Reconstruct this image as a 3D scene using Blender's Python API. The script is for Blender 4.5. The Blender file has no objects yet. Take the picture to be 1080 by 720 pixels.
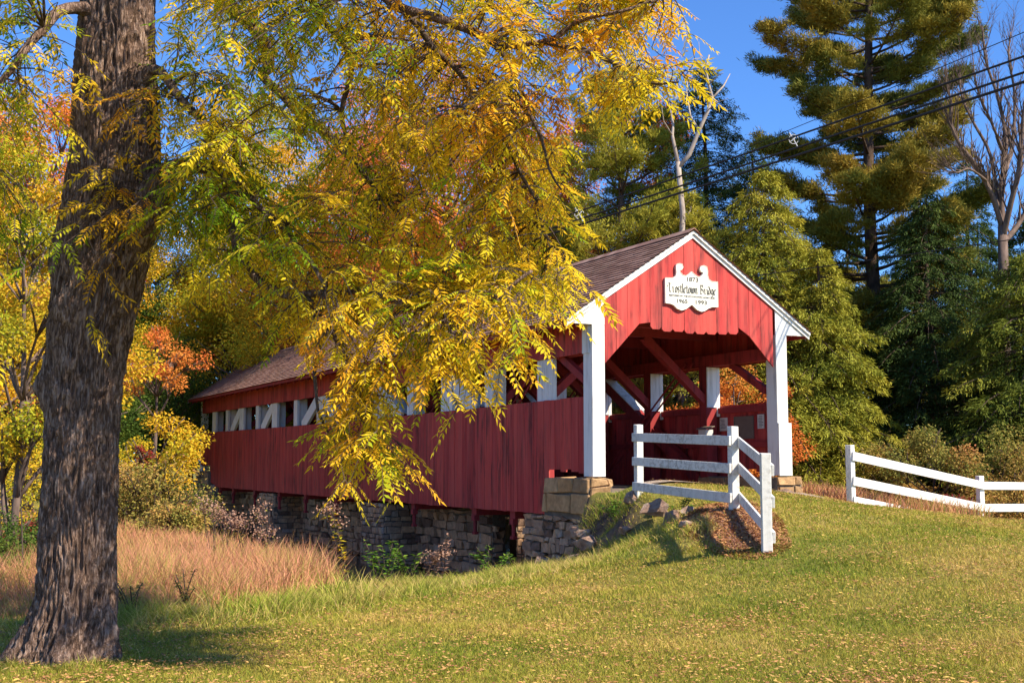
import bpy, math, random
import numpy as np
from mathutils import Vector, noise as mnoise

R = math.radians
C = bpy.data.collections.new("place"); 
sc = bpy.context.scene
sc.collection.children.link(C)

# ------------------------------------------------------------------ camera, sky, sun, exposure
H0 = 1.6
FPX, CX, CY = 1285.0, 540.0, 360.0
PITCH = math.atan(126 / FPX)
cam_d = bpy.data.cameras.new("camera"); cam = bpy.data.objects.new("camera", cam_d); C.objects.link(cam)
cam.location = (0, 0, H0); cam.rotation_euler = (R(90) + PITCH, 0, 0)
cam_d.sensor_width = 36; cam_d.lens = 36 * FPX / 1080; cam_d.clip_start = 0.1; cam_d.clip_end = 3000
sc.camera = cam
SUN_EL = 41.0
SUN_DIR = Vector((0.84, -0.54))            # horizontal direction towards the sun
world = bpy.data.worlds.new("World"); sc.world = world; world.use_nodes = True
wt = world.node_tree; wt.nodes.clear()
sky = wt.nodes.new('ShaderNodeTexSky'); sky.sky_type = 'NISHITA'; sky.sun_disc = False
sky.sun_elevation = R(SUN_EL); sky.sun_rotation = math.atan2(SUN_DIR.x, SUN_DIR.y)
sky.air_density = 1.0; sky.dust_density = 0.2; sky.ozone_density = 3.2; sky.altitude = 400
bg = wt.nodes.new('ShaderNodeBackground'); bg.inputs[1].default_value = 0.15
wo = wt.nodes.new('ShaderNodeOutputWorld')
hs_ = wt.nodes.new('ShaderNodeMix'); hs_.data_type = 'RGBA'; hs_.blend_type = 'MULTIPLY'; hs_.inputs[0].default_value = 1.0
hs_.inputs[7].default_value = (0.36, 0.57, 0.86, 1)
wt.links.new(sky.outputs[0], hs_.inputs[6]); wt.links.new(hs_.outputs[2], bg.inputs[0]); wt.links.new(bg.outputs[0], wo.inputs[0])
sd = bpy.data.lights.new("sun", 'SUN'); sd.energy = 5.0; sd.angle = R(0.53); sd.color = (1.0, 0.88, 0.69)
sun = bpy.data.objects.new("sun", sd); C.objects.link(sun)
h = SUN_DIR.normalized()
tosun = Vector((h.x * math.cos(R(SUN_EL)), h.y * math.cos(R(SUN_EL)), math.sin(R(SUN_EL))))
sun.rotation_euler = tosun.to_track_quat('Z', 'Y').to_euler(); sun.location = (12, -8, 20)
sc.view_settings.view_transform = 'Standard'; sc.view_settings.look = 'None'
sc.view_settings.gamma = 1.0; sc.view_settings.exposure = 0.86
sc.cycles.max_bounces = 6; sc.cycles.diffuse_bounces = 3; sc.cycles.transmission_bounces = 3
sc.cycles.use_denoising = True

# ------------------------------------------------------------------ measuring helper
def at(px, py, Y):
    """world point at forward distance Y behind a point of the survey photograph"""
    rx, rf, ru = px - CX, FPX, CY - py
    c, s = math.cos(PITCH), math.sin(PITCH)
    ry, rz = rf * c - ru * s, rf * s + ru * c
    return Vector((rx * Y / ry, Y, H0 + rz * Y / ry))

# ------------------------------------------------------------------ object helpers
def tag(o, label=None, cat=None, group=None, kind=None):
    if label: o['label'] = label
    if cat: o['category'] = cat
    if group: o['group'] = group
    if kind: o['kind'] = kind
    return o
def empty(name, loc, rz=0, **k):
    o = bpy.data.objects.new(name, None); o.location = loc; o.rotation_euler = (0, 0, rz)
    o.empty_display_size = 0.3; C.objects.link(o); tag(o, **k); return o
def mesh_arr(name, V, F, mat, parent=None, rnd=None, smooth=False):
    V = np.asarray(V, np.float32); F = np.asarray(F, np.int32)
    me = bpy.data.meshes.new(name); k = F.shape[1]; n = F.shape[0]
    me.vertices.add(len(V)); me.vertices.foreach_set('co', V.ravel())
    me.loops.add(n * k); me.loops.foreach_set('vertex_index', F.ravel())
    me.polygons.add(n); me.polygons.foreach_set('loop_start', np.arange(0, n * k, k, dtype=np.int32))
    if rnd is not None:
        a = me.attributes.new('rnd', 'FLOAT', 'FACE'); a.data.foreach_set('value', np.asarray(rnd, np.float32))
    me.update(calc_edges=True)
    if smooth: me.polygons.foreach_set('use_smooth', np.ones(n, bool))
    me.materials.append(mat)
    o = bpy.data.objects.new(name, me); C.objects.link(o)
    if parent: o.parent = parent
    return o
class G:
    """collects quads/ngons of one part"""
    def __init__(s): s.v = []; s.f = []; s.r = []
    def add(s, vs, fs, r=None):
        b = len(s.v); s.v += [tuple(p) for p in vs]; s.f += [tuple(i + b for i in f) for f in fs]
        s.r += [random.random() if r is None else r] * len(fs)
    def box(s, x0, x1, y0, y1, z0, z1, r=None, j=0.0):
        p = [(x, y, z) for z in (z0, z1) for y in (y0, y1) for x in (x0, x1)]
        if j: p = [(x + random.uniform(-j, j), y + random.uniform(-j, j), z + random.uniform(-j, j)) for x, y, z in p]
        s.add(p, [(0, 2, 3, 1), (4, 5, 7, 6), (0, 1, 5, 4), (2, 6, 7, 3), (0, 4, 6, 2), (1, 3, 7, 5)], r)
    def beam(s, a, b, w, t, up=(0, 0, 1), r=None):
        """rectangular bar from a to b, w across, t along 'up'"""
        a = Vector(a); b = Vector(b); d = (b - a).normalized(); up = Vector(up)
        sx = d.cross(up).normalized(); uz = sx.cross(d).normalized()
        p = []
        for q in (a, b):
            for i, j in ((-1, -1), (1, -1), (1, 1), (-1, 1)): p.append(q + sx * (i * w / 2) + uz * (j * t / 2))
        s.add(p, [(3, 2, 1, 0), (4, 5, 6, 7), (0, 1, 5, 4), (1, 2, 6, 5), (2, 3, 7, 6), (3, 0, 4, 7)], r)
    def prism(s, poly, axis, a0, a1, r=None):
        """poly of 2-D points extruded along axis ('y': points are x,z)"""
        n = len(poly)
        mk = (lambda p, a: (p[0], a, p[1])) if axis == 'y' else ((lambda p, a: (a, p[0], p[1])) if axis == 'x' else (lambda p, a: (p[0], p[1], a)))
        vs = [mk(p, a0) for p in poly] + [mk(p, a1) for p in poly]
        s.add(vs, [tuple(range(n)), tuple(range(2 * n - 1, n - 1, -1))] + [(i, i + n, (i + 1) % n + n, (i + 1) % n) for i in range(n)], r)
    def tube(s, pts, rad, n=8, r=None):
        pts = [Vector(p) for p in pts]; m = len(pts)
        if not hasattr(rad, '__len__'): rad = [rad] * m
        rv = random.random() if r is None else r
        vs = []; u = None
        for i, p in enumerate(pts):
            d = (pts[min(i + 1, m - 1)] - pts[max(i - 1, 0)]).normalized()
            if u is None: u = d.orthogonal().normalized()
            u = (u - d * u.dot(d)).normalized(); w = d.cross(u)
            for k in range(n):
                a = 2 * math.pi * k / n; vs.append(p + (u * math.cos(a) + w * math.sin(a)) * rad[i])
        fs = [(i * n + k, i * n + (k + 1) % n, (i + 1) * n + (k + 1) % n, (i + 1) * n + k) for i in range(m - 1) for k in range(n)]
        fs += [tuple(range(n - 1, -1, -1)), tuple(range((m - 1) * n, m * n))]
        s.add(vs, fs, rv)
    def build(s, name, mat, parent=None, bevel=0, smooth=False, recalc=True):
        me = bpy.data.meshes.new(name); me.from_pydata(s.v, [], s.f)
        a = me.attributes.new('rnd', 'FLOAT', 'FACE'); a.data.foreach_set('value', s.r)
        if recalc:
            import bmesh
            bm = bmesh.new(); bm.from_mesh(me); bmesh.ops.recalc_face_normals(bm, faces=bm.faces); bm.to_mesh(me); bm.free()
        if smooth: me.polygons.foreach_set('use_smooth', [True] * len(me.polygons))
        me.materials.append(mat)
        o = bpy.data.objects.new(name, me); C.objects.link(o)
        if parent: o.parent = parent
        if bevel:
            b = o.modifiers.new('bevel', 'BEVEL'); b.width = bevel; b.segments = 1; b.limit_method = 'ANGLE'
        return o
def copy_tree(o, parent=None):
    c = o.copy(); C.objects.link(c); c.parent = parent
    for ch in [x for x in bpy.data.objects if x.parent == o]: copy_tree(ch, c)
    return c

# ------------------------------------------------------------------ materials
def srgb(r, g, b):
    f = lambda c: ((c / 255 + 0.055) / 1.055) ** 2.4 if c > 10 else c / 3295
    return (f(r), f(g), f(b), 1)
class M_:
    def __init__(s, name, rough=0.8, spec=0.3):
        s.m = bpy.data.materials.new(name); s.m.use_nodes = True; s.t = s.m.node_tree
        s.p = s.t.nodes['Principled BSDF']; s.p.inputs['Roughness'].default_value = rough
        s.p.inputs['Specular IOR Level'].default_value = spec
    def n(s, ty, **k):
        x = s.t.nodes.new(ty)
        for a, v in k.items(): setattr(x, a, v)
        return x
    def l(s, a, b): s.t.links.new(a, b)
    def noise(s, scale=5, detail=4, rough=0.6, st=(1, 1, 1), coord='Object'):
        tc = s.n('ShaderNodeTexCoord'); mp = s.n('ShaderNodeMapping'); mp.inputs['Scale'].default_value = st
        nz = s.n('ShaderNodeTexNoise'); nz.inputs['Scale'].default_value = scale; nz.inputs['Detail'].default_value = detail
        nz.inputs['Roughness'].default_value = rough
        s.l(tc.outputs[coord], mp.inputs[0]); s.l(mp.outputs[0], nz.inputs['Vector']); return nz.outputs[0]
    def voro(s, scale=5, st=(1, 1, 1), feat='F1', out=0):
        tc = s.n('ShaderNodeTexCoord'); mp = s.n('ShaderNodeMapping'); mp.inputs['Scale'].default_value = st
        nz = s.n('ShaderNodeTexVoronoi', feature=feat); nz.inputs['Scale'].default_value = scale
        s.l(tc.outputs['Object'], mp.inputs[0]); s.l(mp.outputs[0], nz.inputs['Vector']); return nz.outputs[out]
    def rnd(s):
        a = s.n('ShaderNodeAttribute', attribute_name='rnd'); return a.outputs['Fac']
    def ramp(s, fac, stops, interp='LINEAR'):
        r = s.n('ShaderNodeValToRGB'); cr = r.color_ramp; cr.interpolation = interp
        cr.elements[0].position = stops[0][0]; cr.elements[0].color = stops[0][1]
        cr.elements[1].position = stops[-1][0]; cr.elements[1].color = stops[-1][1]
        for q, c in stops[1:-1]: e = cr.elements.new(q); e.color = c
        s.l(fac, r.inputs[0]); return r.outputs[0]
    def mix(s, fac, a, b, mode='MIX'):
        x = s.n('ShaderNodeMix', data_type='RGBA', blend_type=mode)
        for sock, v in ((x.inputs[0], fac), (x.inputs[6], a), (x.inputs[7], b)):
            if hasattr(v, 'links'): s.l(v, sock)
            else: sock.default_value = v
        return x.outputs[2]
    def math(s, op, a, b=0.0):
        x = s.n('ShaderNodeMath', operation=op)
        for sock, v in ((x.inputs[0], a), (x.inputs[1], b)):
            if hasattr(v, 'links'): s.l(v, sock)
            else: sock.default_value = v
        return x.outputs[0]
    def col(s, c):
        if hasattr(c, 'links'): s.l(c, s.p.inputs['Base Color'])
        else: s.p.inputs['Base Color'].default_value = c
        return s
    def bump(s, hgt, strength=0.4, dist=0.02):
        b = s.n('ShaderNodeBump'); b.inputs['Strength'].default_value = strength; b.inputs['Distance'].default_value = dist
        s.l(hgt, b.inputs['Height']); s.l(b.outputs[0], s.p.inputs['Normal']); return s
def leaf_mat(name, stops, trans=0.35, nz_scale=0.5, spread=0.55):
    """leaf colour: a ramp read by a per-leaf value plus a slow variation from bough to bough"""
    m = M_(name, 0.75, 0.12)
    nz = m.noise(nz_scale, 2)
    f = m.math('ADD', m.math('MULTIPLY', m.rnd(), spread), m.math('MULTIPLY', m.math('SUBTRACT', nz, 0.25), 2.0 * (1 - spread)))
    c = m.ramp(f, stops); m.col(c)
    tr = m.n('ShaderNodeBsdfTranslucent'); m.l(m.mix(0.15, c, (1, 0.95, 0.3, 1), 'MULTIPLY'), tr.inputs[0])
    mx = m.n('ShaderNodeMixShader'); mx.inputs[0].default_value = trans
    out = [n for n in m.t.nodes if n.type == 'OUTPUT_MATERIAL'][0]
    m.l(m.p.outputs[0], mx.inputs[1]); m.l(tr.outputs[0], mx.inputs[2]); m.l(mx.outputs[0], out.inputs[0])
    return m.m
def L(*c): return (c[0], c[1], c[2], 1)

def painted_wood(name, a, b, c, wear, streak_axis=(4.5, 4.5, 0.4), gray=None):
    m = M_(name, 0.72, 0.25)
    base = m.ramp(m.rnd(), [(0, a), (0.5, b), (1, c)])
    st = m.noise(2.2, 6, 0.7, streak_axis)
    k = m.ramp(st, [(0.47, L(0, 0, 0)), (0.58, L(1, 1, 1))])
    blot = m.ramp(m.noise(0.9, 3, 0.6), [(0.36, L(0, 0, 0)), (0.60, L(1, 1, 1))])
    fac = m.math('MULTIPLY', m.math('MULTIPLY', k, blot), 0.9)
    col = m.mix(fac, base, wear)
    fade = m.mix(m.ramp(m.noise(1.3, 6, .7, (5, 5, .35)), [(0.42, L(0, 0, 0)), (0.68, L(.8, .8, .8))]), col, gray or c)
    m.col(fade); m.bump(m.noise(3, 6, 0.7, (20, 20, 0.8)), 0.35, 0.01)
    return m.m
MAT = {}
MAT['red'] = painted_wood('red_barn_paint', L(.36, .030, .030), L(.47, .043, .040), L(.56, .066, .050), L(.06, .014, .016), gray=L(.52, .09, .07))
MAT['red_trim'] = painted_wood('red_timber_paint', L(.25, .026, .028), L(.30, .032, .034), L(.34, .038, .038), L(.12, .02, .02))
MAT['white'] = painted_wood('white_paint', L(.70, .70, .68), L(.76, .76, .73), L(.80, .79, .76), L(.48, .46, .42))
MAT['fence_white'] = painted_wood('white_fence_paint', L(.56, .55, .52), L(.64, .63, .59), L(.72, .71, .67), L(.36, .34, .30), (6, 6, 9))
MAT['fence_bright'] = painted_wood('bright_fence_paint', L(.72, .71, .68), L(.77, .76, .73), L(.80, .79, .76), L(.40, .38, .34), (5, 5, 5))
m = M_('asphalt_shingle', 0.9, 0.15)
c = m.ramp(m.rnd(), [(0, L(.28, .15, .11)), (0.5, L(.38, .21, .155)), (1, L(.48, .29, .22))])
pat = m.ramp(m.noise(0.35, 5, 0.7), [(0.5, L(0, 0, 0)), (0.72, L(1, 1, 1))])
c = m.mix(m.math('MULTIPLY', pat, 0.35), c, L(.30, .24, .12))
c = m.mix(0.5, c, m.ramp(m.noise(160, 2), [(0.3, L(.45, .45, .45)), (0.7, L(1.3, 1.3, 1.3))]), 'MULTIPLY'); m.col(c); m.bump(m.noise(120, 2), 0.3, 0.004)
MAT['shingle'] = m.m
m = M_('field_stone', 0.9, 0.2)
c = m.ramp(m.rnd(), [(0, L(.17, .11, .08)), (0.3, L(.40, .26, .17)), (0.6, L(.56, .38, .24)), (0.85, L(.60, .36, .20)), (1, L(.44, .36, .29))])
c = m.mix(0.8, c, m.ramp(m.noise(7, 6, 0.7), [(0.3, L(.45, .43, .42)), (0.7, L(1.35, 1.3, 1.25))]), 'MULTIPLY'); m.col(c); m.bump(m.noise(14, 8, 0.75), 0.9, 0.03)
MAT['stone'] = m.m
m = M_('bank_rock', 0.9, 0.2)
c = m.ramp(m.noise(4, 6, 0.7), [(0.3, L(.16, .09, .06)), (0.5, L(.34, .22, .16)), (0.7, L(.50, .42, .34))]); m.col(c); m.bump(m.noise(9, 8, 0.75), 1.0, 0.05)
MAT['rock'] = m.m
m = M_('foundation_block', 0.9, 0.15)
c = m.ramp(m.rnd(), [(0, L(.34, .22, .12)), (0.5, L(.46, .29, .15)), (1, L(.55, .36, .19))])
c = m.mix(0.8, c, m.ramp(m.noise(6, 6, 0.7), [(0.3, L(.5, .45, .42)), (0.7, L(1.3, 1.25, 1.15))]), 'MULTIPLY'); m.col(c); m.bump(m.noise(14, 8, 0.75), 0.9, 0.03)
MAT['block'] = m.m
m = M_('lime_mortar', 0.95, 0.1); m.col(m.ramp(m.noise(9, 5), [(0.3, L(.10, .085, .07)), (0.7, L(.20, .165, .13))])); m.bump(m.noise(30, 5), 0.6, 0.02)
MAT['mortar'] = m.m
m = M_('deck_plank', 0.85, 0.2); m.col(m.mix(m.math('MULTIPLY', m.noise(3, 6, .7, (12, .6, 1)), .6), L(.24, .19, .15), L(.12, .095, .08))); MAT['deck'] = m.m
m = M_('walnut_bark', 0.95, 0.12)
v1 = m.noise(26, 5, 0.6, (1, 1, 0.2)); n1 = m.noise(34, 8, 0.8, (1, 1, 0.4)); v2 = m.noise(9, 4, 0.6, (1, 1, 0.9))
rd = m.math('MULTIPLY', m.math('ABSOLUTE', m.math('SUBTRACT', v1, 0.5)), 5.0); rd = m.math('MINIMUM', rd, 1.0)
hh = m.math('ADD', m.math('MULTIPLY', rd, 0.55), m.math('MULTIPLY', n1, 0.7)); hh = m.math('ADD', hh, m.math('MULTIPLY', m.math('SUBTRACT', v2, .5), .5))
c = m.ramp(hh, [(0.22, L(.040, .023, .017)), (0.44, L(.20, .125, .092)), (0.66, L(.42, .285, .22)), (0.95, L(.58, .43, .35))])
m.col(c); m.bump(hh, 1.0, 0.05); MAT['bark'] = m.m
m = M_('branch_bark', 0.9, 0.12); m.col(m.ramp(m.noise(14, 5, .7), [(0.3, L(.035, .025, .02)), (0.7, L(.14, .10, .08))])); MAT['twig'] = m.m
m = M_('pine_bark', 0.95, 0.1); m.col(m.ramp(m.noise(5, 6, .7, (1, 1, .35)), [(0.3, L(.03, .022, .018)), (0.7, L(.15, .10, .075))])); m.bump(m.noise(8, 5), .6, .05); MAT['pbark'] = m.m
m = M_('pale_dead_wood', 0.85, 0.2); m.col(m.ramp(m.noise(5, 6, .7, (1, 1, .4)), [(0.3, L(.22, .17, .14)), (0.7, L(.50, .43, .37))])); MAT['pale'] = m.m
m = M_('grey_brown_wood', 0.9, 0.15); m.col(m.ramp(m.noise(5, 6, .7, (1, 1, .4)), [(0.3, L(.07, .048, .038)), (0.7, L(.22, .155, .125))])); MAT['grey'] = m.m
m = M_('black_cable', 0.6, 0.3); m.col(L(.012, .012, .013)); MAT['cable'] = m.m
m = M_('white_plastic', 0.6, 0.3); m.col(L(.52, .52, .53)); MAT['plastic'] = m.m
m = M_('sign_paint', 0.55, 0.3); m.col(m.mix(m.math('MULTIPLY', m.noise(6, 5), .25), L(.80, .77, .66), L(.66, .62, .52))); MAT['sign'] = m.m
m = M_('sign_letter', 0.6, 0.2); m.col(m.mix(m.noise(40, 3), L(.035, .035, .03), L(.12, .12, .11))); MAT['letter'] = m.m
m = M_('notice_paper', 0.7, 0.2); m.col(m.mix(m.math('MULTIPLY', m.noise(8, 3), .3), L(.62, .62, .58), L(.45, .44, .42))); MAT['paper'] = m.m
m = M_('bronze_plaque', 0.6, 0.3); m.col(m.mix(m.noise(9, 5), L(.12, .085, .07), L(.20, .15, .12))); MAT['plaque'] = m.m
m = M_('ink', 0.8, 0.1); m.col(L(.12, .12, .13)); MAT['ink'] = m.m
m = M_('husk', 0.6, 0.3); m.col(m.ramp(m.noise(20, 3), [(0.3, L(.30, .34, .04)), (0.7, L(.55, .50, .07))])); MAT['husk'] = m.m
m = M_('creek_water', 0.08, 0.5); m.col(L(.02, .022, .018)); m.bump(m.noise(3, 4), .25, .03); MAT['water'] = m.m
# leaves
MAT['walnut_leaf'] = leaf_mat('walnut_leaf', [(0.02, L(.12, .26, .015)), (0.24, L(.32, .46, .02)), (0.40, L(.76, .62, .03)), (0.66, L(.92, .58, .03)), (0.86, L(.86, .38, .03)), (1.0, L(.48, .20, .05))], 0.50, 0.8, 0.6)
MAT['yellow_leaf'] = leaf_mat('yellow_leaf', [(0.05, L(.12, .22, .02)), (0.30, L(.40, .42, .03)), (0.55, L(.72, .48, .03)), (0.8, L(.78, .40, .03)), (1, L(.72, .24, .03))], 0.4, 0.35)
MAT['orange_leaf'] = leaf_mat('orange_leaf', [(0.05, L(.55, .30, .05)), (0.4, L(.70, .27, .05)), (0.7, L(.72, .19, .045)), (1, L(.50, .09, .05))], 0.35, 0.35)
MAT['green_leaf'] = leaf_mat('green_leaf', [(0.05, L(.035, .075, .015)), (0.5, L(.075, .13, .02)), (1, L(.20, .22, .03))], 0.3, 0.35)
MAT['pine_needle'] = leaf_mat('pine_needle', [(0.1, L(.06, .10, .025)), (0.4, L(.17, .18, .03)), (0.65, L(.36, .27, .04)), (0.95, L(.50, .31, .06))], 0.2, 0.45)
MAT['gold_needle'] = leaf_mat('gold_needle', [(0.1, L(.10, .14, .02)), (0.4, L(.28, .29, .035)), (0.7, L(.46, .40, .05)), (0.95, L(.55, .38, .06))], 0.25, 0.35)
MAT['hemlock_needle'] = leaf_mat('hemlock_needle', [(0.1, L(.05, .09, .022)), (0.5, L(.14, .19, .03)), (0.95, L(.32, .34, .05))], 0.22, 0.4)
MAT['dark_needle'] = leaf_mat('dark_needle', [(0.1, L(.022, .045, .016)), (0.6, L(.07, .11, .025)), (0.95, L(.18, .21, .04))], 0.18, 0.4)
MAT['shrub_leaf'] = leaf_mat('shrub_leaf', [(0.1, L(.09, .14, .03)), (0.4, L(.32, .28, .06)), (0.75, L(.52, .28, .09)), (1, L(.52, .10, .06))], 0.3, 1.2, 0.7)
MAT['red_leaf'] = leaf_mat('red_leaf', [(0.1, L(.20, .04, .03)), (0.6, L(.40, .05, .05)), (1, L(.45, .20, .06))], 0.3, 1.2, 0.7)
MAT['weed_leaf'] = leaf_mat('weed_leaf', [(0.1, L(.05, .13, .015)), (0.6, L(.13, .25, .025)), (1, L(.30, .36, .05))], 0.35, 1.2, 0.7)
MAT['mid_needle'] = leaf_mat('mid_needle', [(0.1, L(.06, .10, .02)), (0.5, L(.19, .22, .03)), (0.95, L(.42, .37, .05))], 0.25, 0.4)
MAT['seed'] = leaf_mat('seed_head', [(0.1, L(.25, .13, .09)), (0.6, L(.40, .24, .17)), (1, L(.52, .36, .28))], 0.2, 1.5, 0.7)
MAT['litter'] = leaf_mat('fallen_leaf', [(0.05, L(.24, .10, .05)), (0.45, L(.46, .23, .10)), (0.8, L(.62, .38, .14)), (1, L(.70, .50, .10))], 0.15, 1.0, 0.9)
MAT['lawn_blade'] = leaf_mat('lawn_blade', [(0.05, L(.09, .16, .018)), (0.30, L(.23, .28, .03)), (0.56, L(.44, .37, .06)), (0.92, L(.66, .43, .16))], 0.3, 0.55, 0.45)
MAT['bank_blade'] = leaf_mat('bank_blade', [(0.05, L(.12, .21, .02)), (0.35, L(.30, .36, .04)), (0.6, L(.55, .45, .12)), (0.95, L(.66, .44, .22))], 0.35, 0.8, 0.6)
MAT['tan_blade'] = leaf_mat('tan_blade', [(0.02, L(.20, .27, .04)), (0.28, L(.44, .36, .10)), (0.5, L(.62, .29, .16)), (0.75, L(.66, .30, .19)), (1, L(.74, .47, .26))], 0.3, 0.35, 0.6)

# ------------------------------------------------------------------ bridge frame of reference
YAW = math.atan(641 / 1291.2)
BU = Vector((-math.sin(YAW), math.cos(YAW), 0)); BV = Vector((math.cos(YAW), math.sin(YAW), 0))
BA = Vector((1.485, 22.3, 0))
def bw(v, u, z=0): return BA + BV * v + BU * u + Vector((0, 0, z))

# ------------------------------------------------------------------ terrain
CP = np.array([(0,0,0),(-8,2,0),(8,2,.1),(0,8.8,0),(-3.7,10.1,0),(-8,10,0),(4,8.8,.12),(8,9,.25),(14,10,.3),(-5.3,12.8,-.02),(-2.5,13.6,0),(-1.1,15.6,0),
 (.85,17.6,.04),(1.5,14.5,.22),(1,12,.1),(6,12,.38),(2.97,14.4,.54),(3.03,16.87,.94),(2.3,18.5,.60),(2.0,19.5,1.03),(2.6,17.6,.9),(3.6,18.6,1.0),(4.5,20.5,1.0),(1.75,20.2,.54),(1.6,21.3,.76),(1.12,22.15,.74),(.88,22.5,.62),(.62,23.0,.25),(.50,22.1,-.40),(.85,21.7,-.15),(1.05,21.2,-.14),(1.2,20.6,-.05),(1.40,21.6,.62),(1.5,22.5,1.0),(3.5,23.3,1.0),(5.2,24.0,.98),
 (1.3,19.2,.12),(.75,20.3,-.1),(.5,21.4,-.35),(-.1,22.3,-.55),(.0,24,-.8),(-.15,23.2,-.65),(.2,23.9,-.6),(0,19,-.12),(-1.5,20,-.35),(-2,25,-.6),
 (6.6,24,.77),(6.9,22,.70),(8.4,20,.59),(5,17,.82),(7,16,.55),(10,15,.42),(8.5,27,.40),(10.3,27,.12),(14,30,-.1),(15,22,.3),(6.3,27.5,.72),(8,32,.2),(5,34,0),
 (-6,17,-.05),(-10,20,-.1),(-16,15,0),(-5,24,-.35),(-9,30,-.3),(-14,40,-.1),(-20,30,0),(-25,45,.2),(-12,55,.3),(0,50,0),(15,50,.1),(30,30,0),(30,60,.3),(-40,60,.5),(-40,20,0),(40,10,0),(0,-20,0),(30,-20,0),(-30,-20,0),(0,75,.5),(70,70,0),(-70,70,0),(-75,0,0),(75,0,0)], float)
def _phi(r): return np.sqrt(r * r + 0.16)
_D = np.hypot(CP[:, None, 0] - CP[None, :, 0], CP[:, None, 1] - CP[None, :, 1])
_W = np.linalg.solve(_phi(_D) - 0.02 * np.eye(len(CP)), CP[:, 2])
def sst(a, b, x): t = np.clip((x - a) / (b - a), 0, 1); return t * t * (3 - 2 * t)
def T(x, y):
    x = np.asarray(x, float); y = np.asarray(y, float); shp = np.broadcast(x, y).shape
    xf = np.broadcast_to(x, shp).ravel(); yf = np.broadcast_to(y, shp).ravel()
    z = np.zeros(len(xf))
    for i, (cx_, cy_, _) in enumerate(CP): z += _W[i] * _phi(np.hypot(xf - cx_, yf - cy_))
    r = np.hypot(xf, yf - 20); k = sst(55, 85, r); z = z * (1 - k)
    dx = xf - BA.x; dy = yf - BA.y
    u = dx * BU.x + dy * BU.y; v = dx * BV.x + dy * BV.y
    inb = (sst(-.3, .1, v)) * (1 - sst(4.5, 4.9, v))
    u0 = 2.2 * (1 - inb) + 2.7 * inb + 4.5 * sst(5, 9, v) ; wd = 2.0 * (1 - inb) + .3 * inb
    near = sst(0, 1, (u - u0) / wd); far = 1 - sst(30.2, 31.6, u)
    lft = sst(-5.5, -2.2, v); rgt = 1 - sst(30, 40, v)
    mk = near * far * lft * rgt
    z = z * (1 - mk) + (-1.3) * mk
    # approach fill ends level with the deck
    mf = (1 - sst(2.75, 2.95, u)) * sst(-1.0, -.2, u) * sst(-.02, .25, v) * (1 - sst(4.2, 4.6, v))
    z = z * (1 - mf) + np.minimum(z, .93) * mf
    # undercut hollow beside the abutment wall, and lumpy soil on the bank
    hol = (1 - sst(.0465 * yf + .02, .0465 * yf + .30, xf + .06 * np.sin(5 * yf))) * sst(19.3, 20.6, yf) * (1 - sst(24.5, 26, yf)) * (1 - sst(-.12, .12, v)) * sst(-.4, .2, xf)
    z = z * (1 - hol) + np.minimum(z, -.14 - .10 * (yf - 21)) * hol
    bk = np.exp(-((xf - 1.4) / .9) ** 2 - ((yf - 20.3) / 2.0) ** 2)
    z = z + bk * (.035 * np.sin(7.3 * xf + 2 * np.sin(3.1 * yf)) * np.sin(6.1 * yf + xf) + .02 * np.sin(13 * xf) * np.sin(11 * yf + 1))
    # small roughness
    z = z + 0.018 * np.sin(1.7 * xf + .6 * yf) * np.cos(1.3 * yf - .5 * xf) + 0.008 * np.sin(4.1 * xf) * np.sin(3.7 * yf)
    return z.reshape(shp) if shp else float(z[0])
def Tz(x, y): return float(T(np.array([x]), np.array([y]))[0])

def lines(parts):
    out = []
    for a, b, s in parts: out += list(np.arange(a, b, s))
    return np.array(out + [parts[-1][1]])
gx = lines([(-600, -100, 60), (-100, -30, 6), (-30, -12, 1.0), (-12, -1, .18), (-1, 3.2, .07), (3.2, 12, .18), (12, 30, .8), (30, 100, 6), (100, 601, 60)])
gy = lines([(-200, -20, 30), (-20, 4, 2), (4, 8, .5), (8, 16, .18), (16, 24.5, .07), (24.5, 36, .18), (36, 60, .8), (60, 120, 6), (120, 900, 60)])
XX, YY = np.meshgrid(gx, gy); ZZ = T(XX, YY)
nx, ny = len(gx), len(gy)
idx = np.arange(nx * ny).reshape(ny, nx)
F = np.stack([idx[:-1, :-1].ravel(), idx[:-1, 1:].ravel(), idx[1:, 1:].ravel(), idx[1:, :-1].ravel()], 1)
m = M_('turf_soil', 0.95, 0.1)
g1 = m.ramp(m.noise(0.8, 6, 0.65), [(0.3, L(.11, .15, .025)), (0.5, L(.24, .22, .05)), (0.7, L(.42, .28, .11))])
g2 = m.ramp(m.noise(38, 5, 0.7), [(0.35, L(.35, .35, .35)), (0.65, L(1.25, 1.25, 1.2))])
gcol = m.mix(0.8, g1, g2, 'MULTIPLY')
geo = m.n('ShaderNodeNewGeometry'); sep = m.n('ShaderNodeSeparateXYZ'); m.l(geo.outputs['Normal'], sep.inputs[0])
slope = m.ramp(sep.outputs[2], [(0.62, L(1, 1, 1)), (0.80, L(0, 0, 0))])
sz = m.n('ShaderNodeSeparateXYZ'); m.l(geo.outputs['Position'], sz.inputs[0])
low = m.ramp(m.math('ADD', m.math('MULTIPLY', sz.outputs[2], 1.0), 1.0), [(0.05, L(1, 1, 1)), (0.35, L(0, 0, 0))])
mud = m.ramp(m.noise(6, 6, .7), [(0.3, L(.055, .035, .025)), (0.7, L(.20, .13, .09))])
f_ = m.math('MAXIMUM', slope, low)
gcol = m.mix(f_, gcol, mud)
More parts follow.
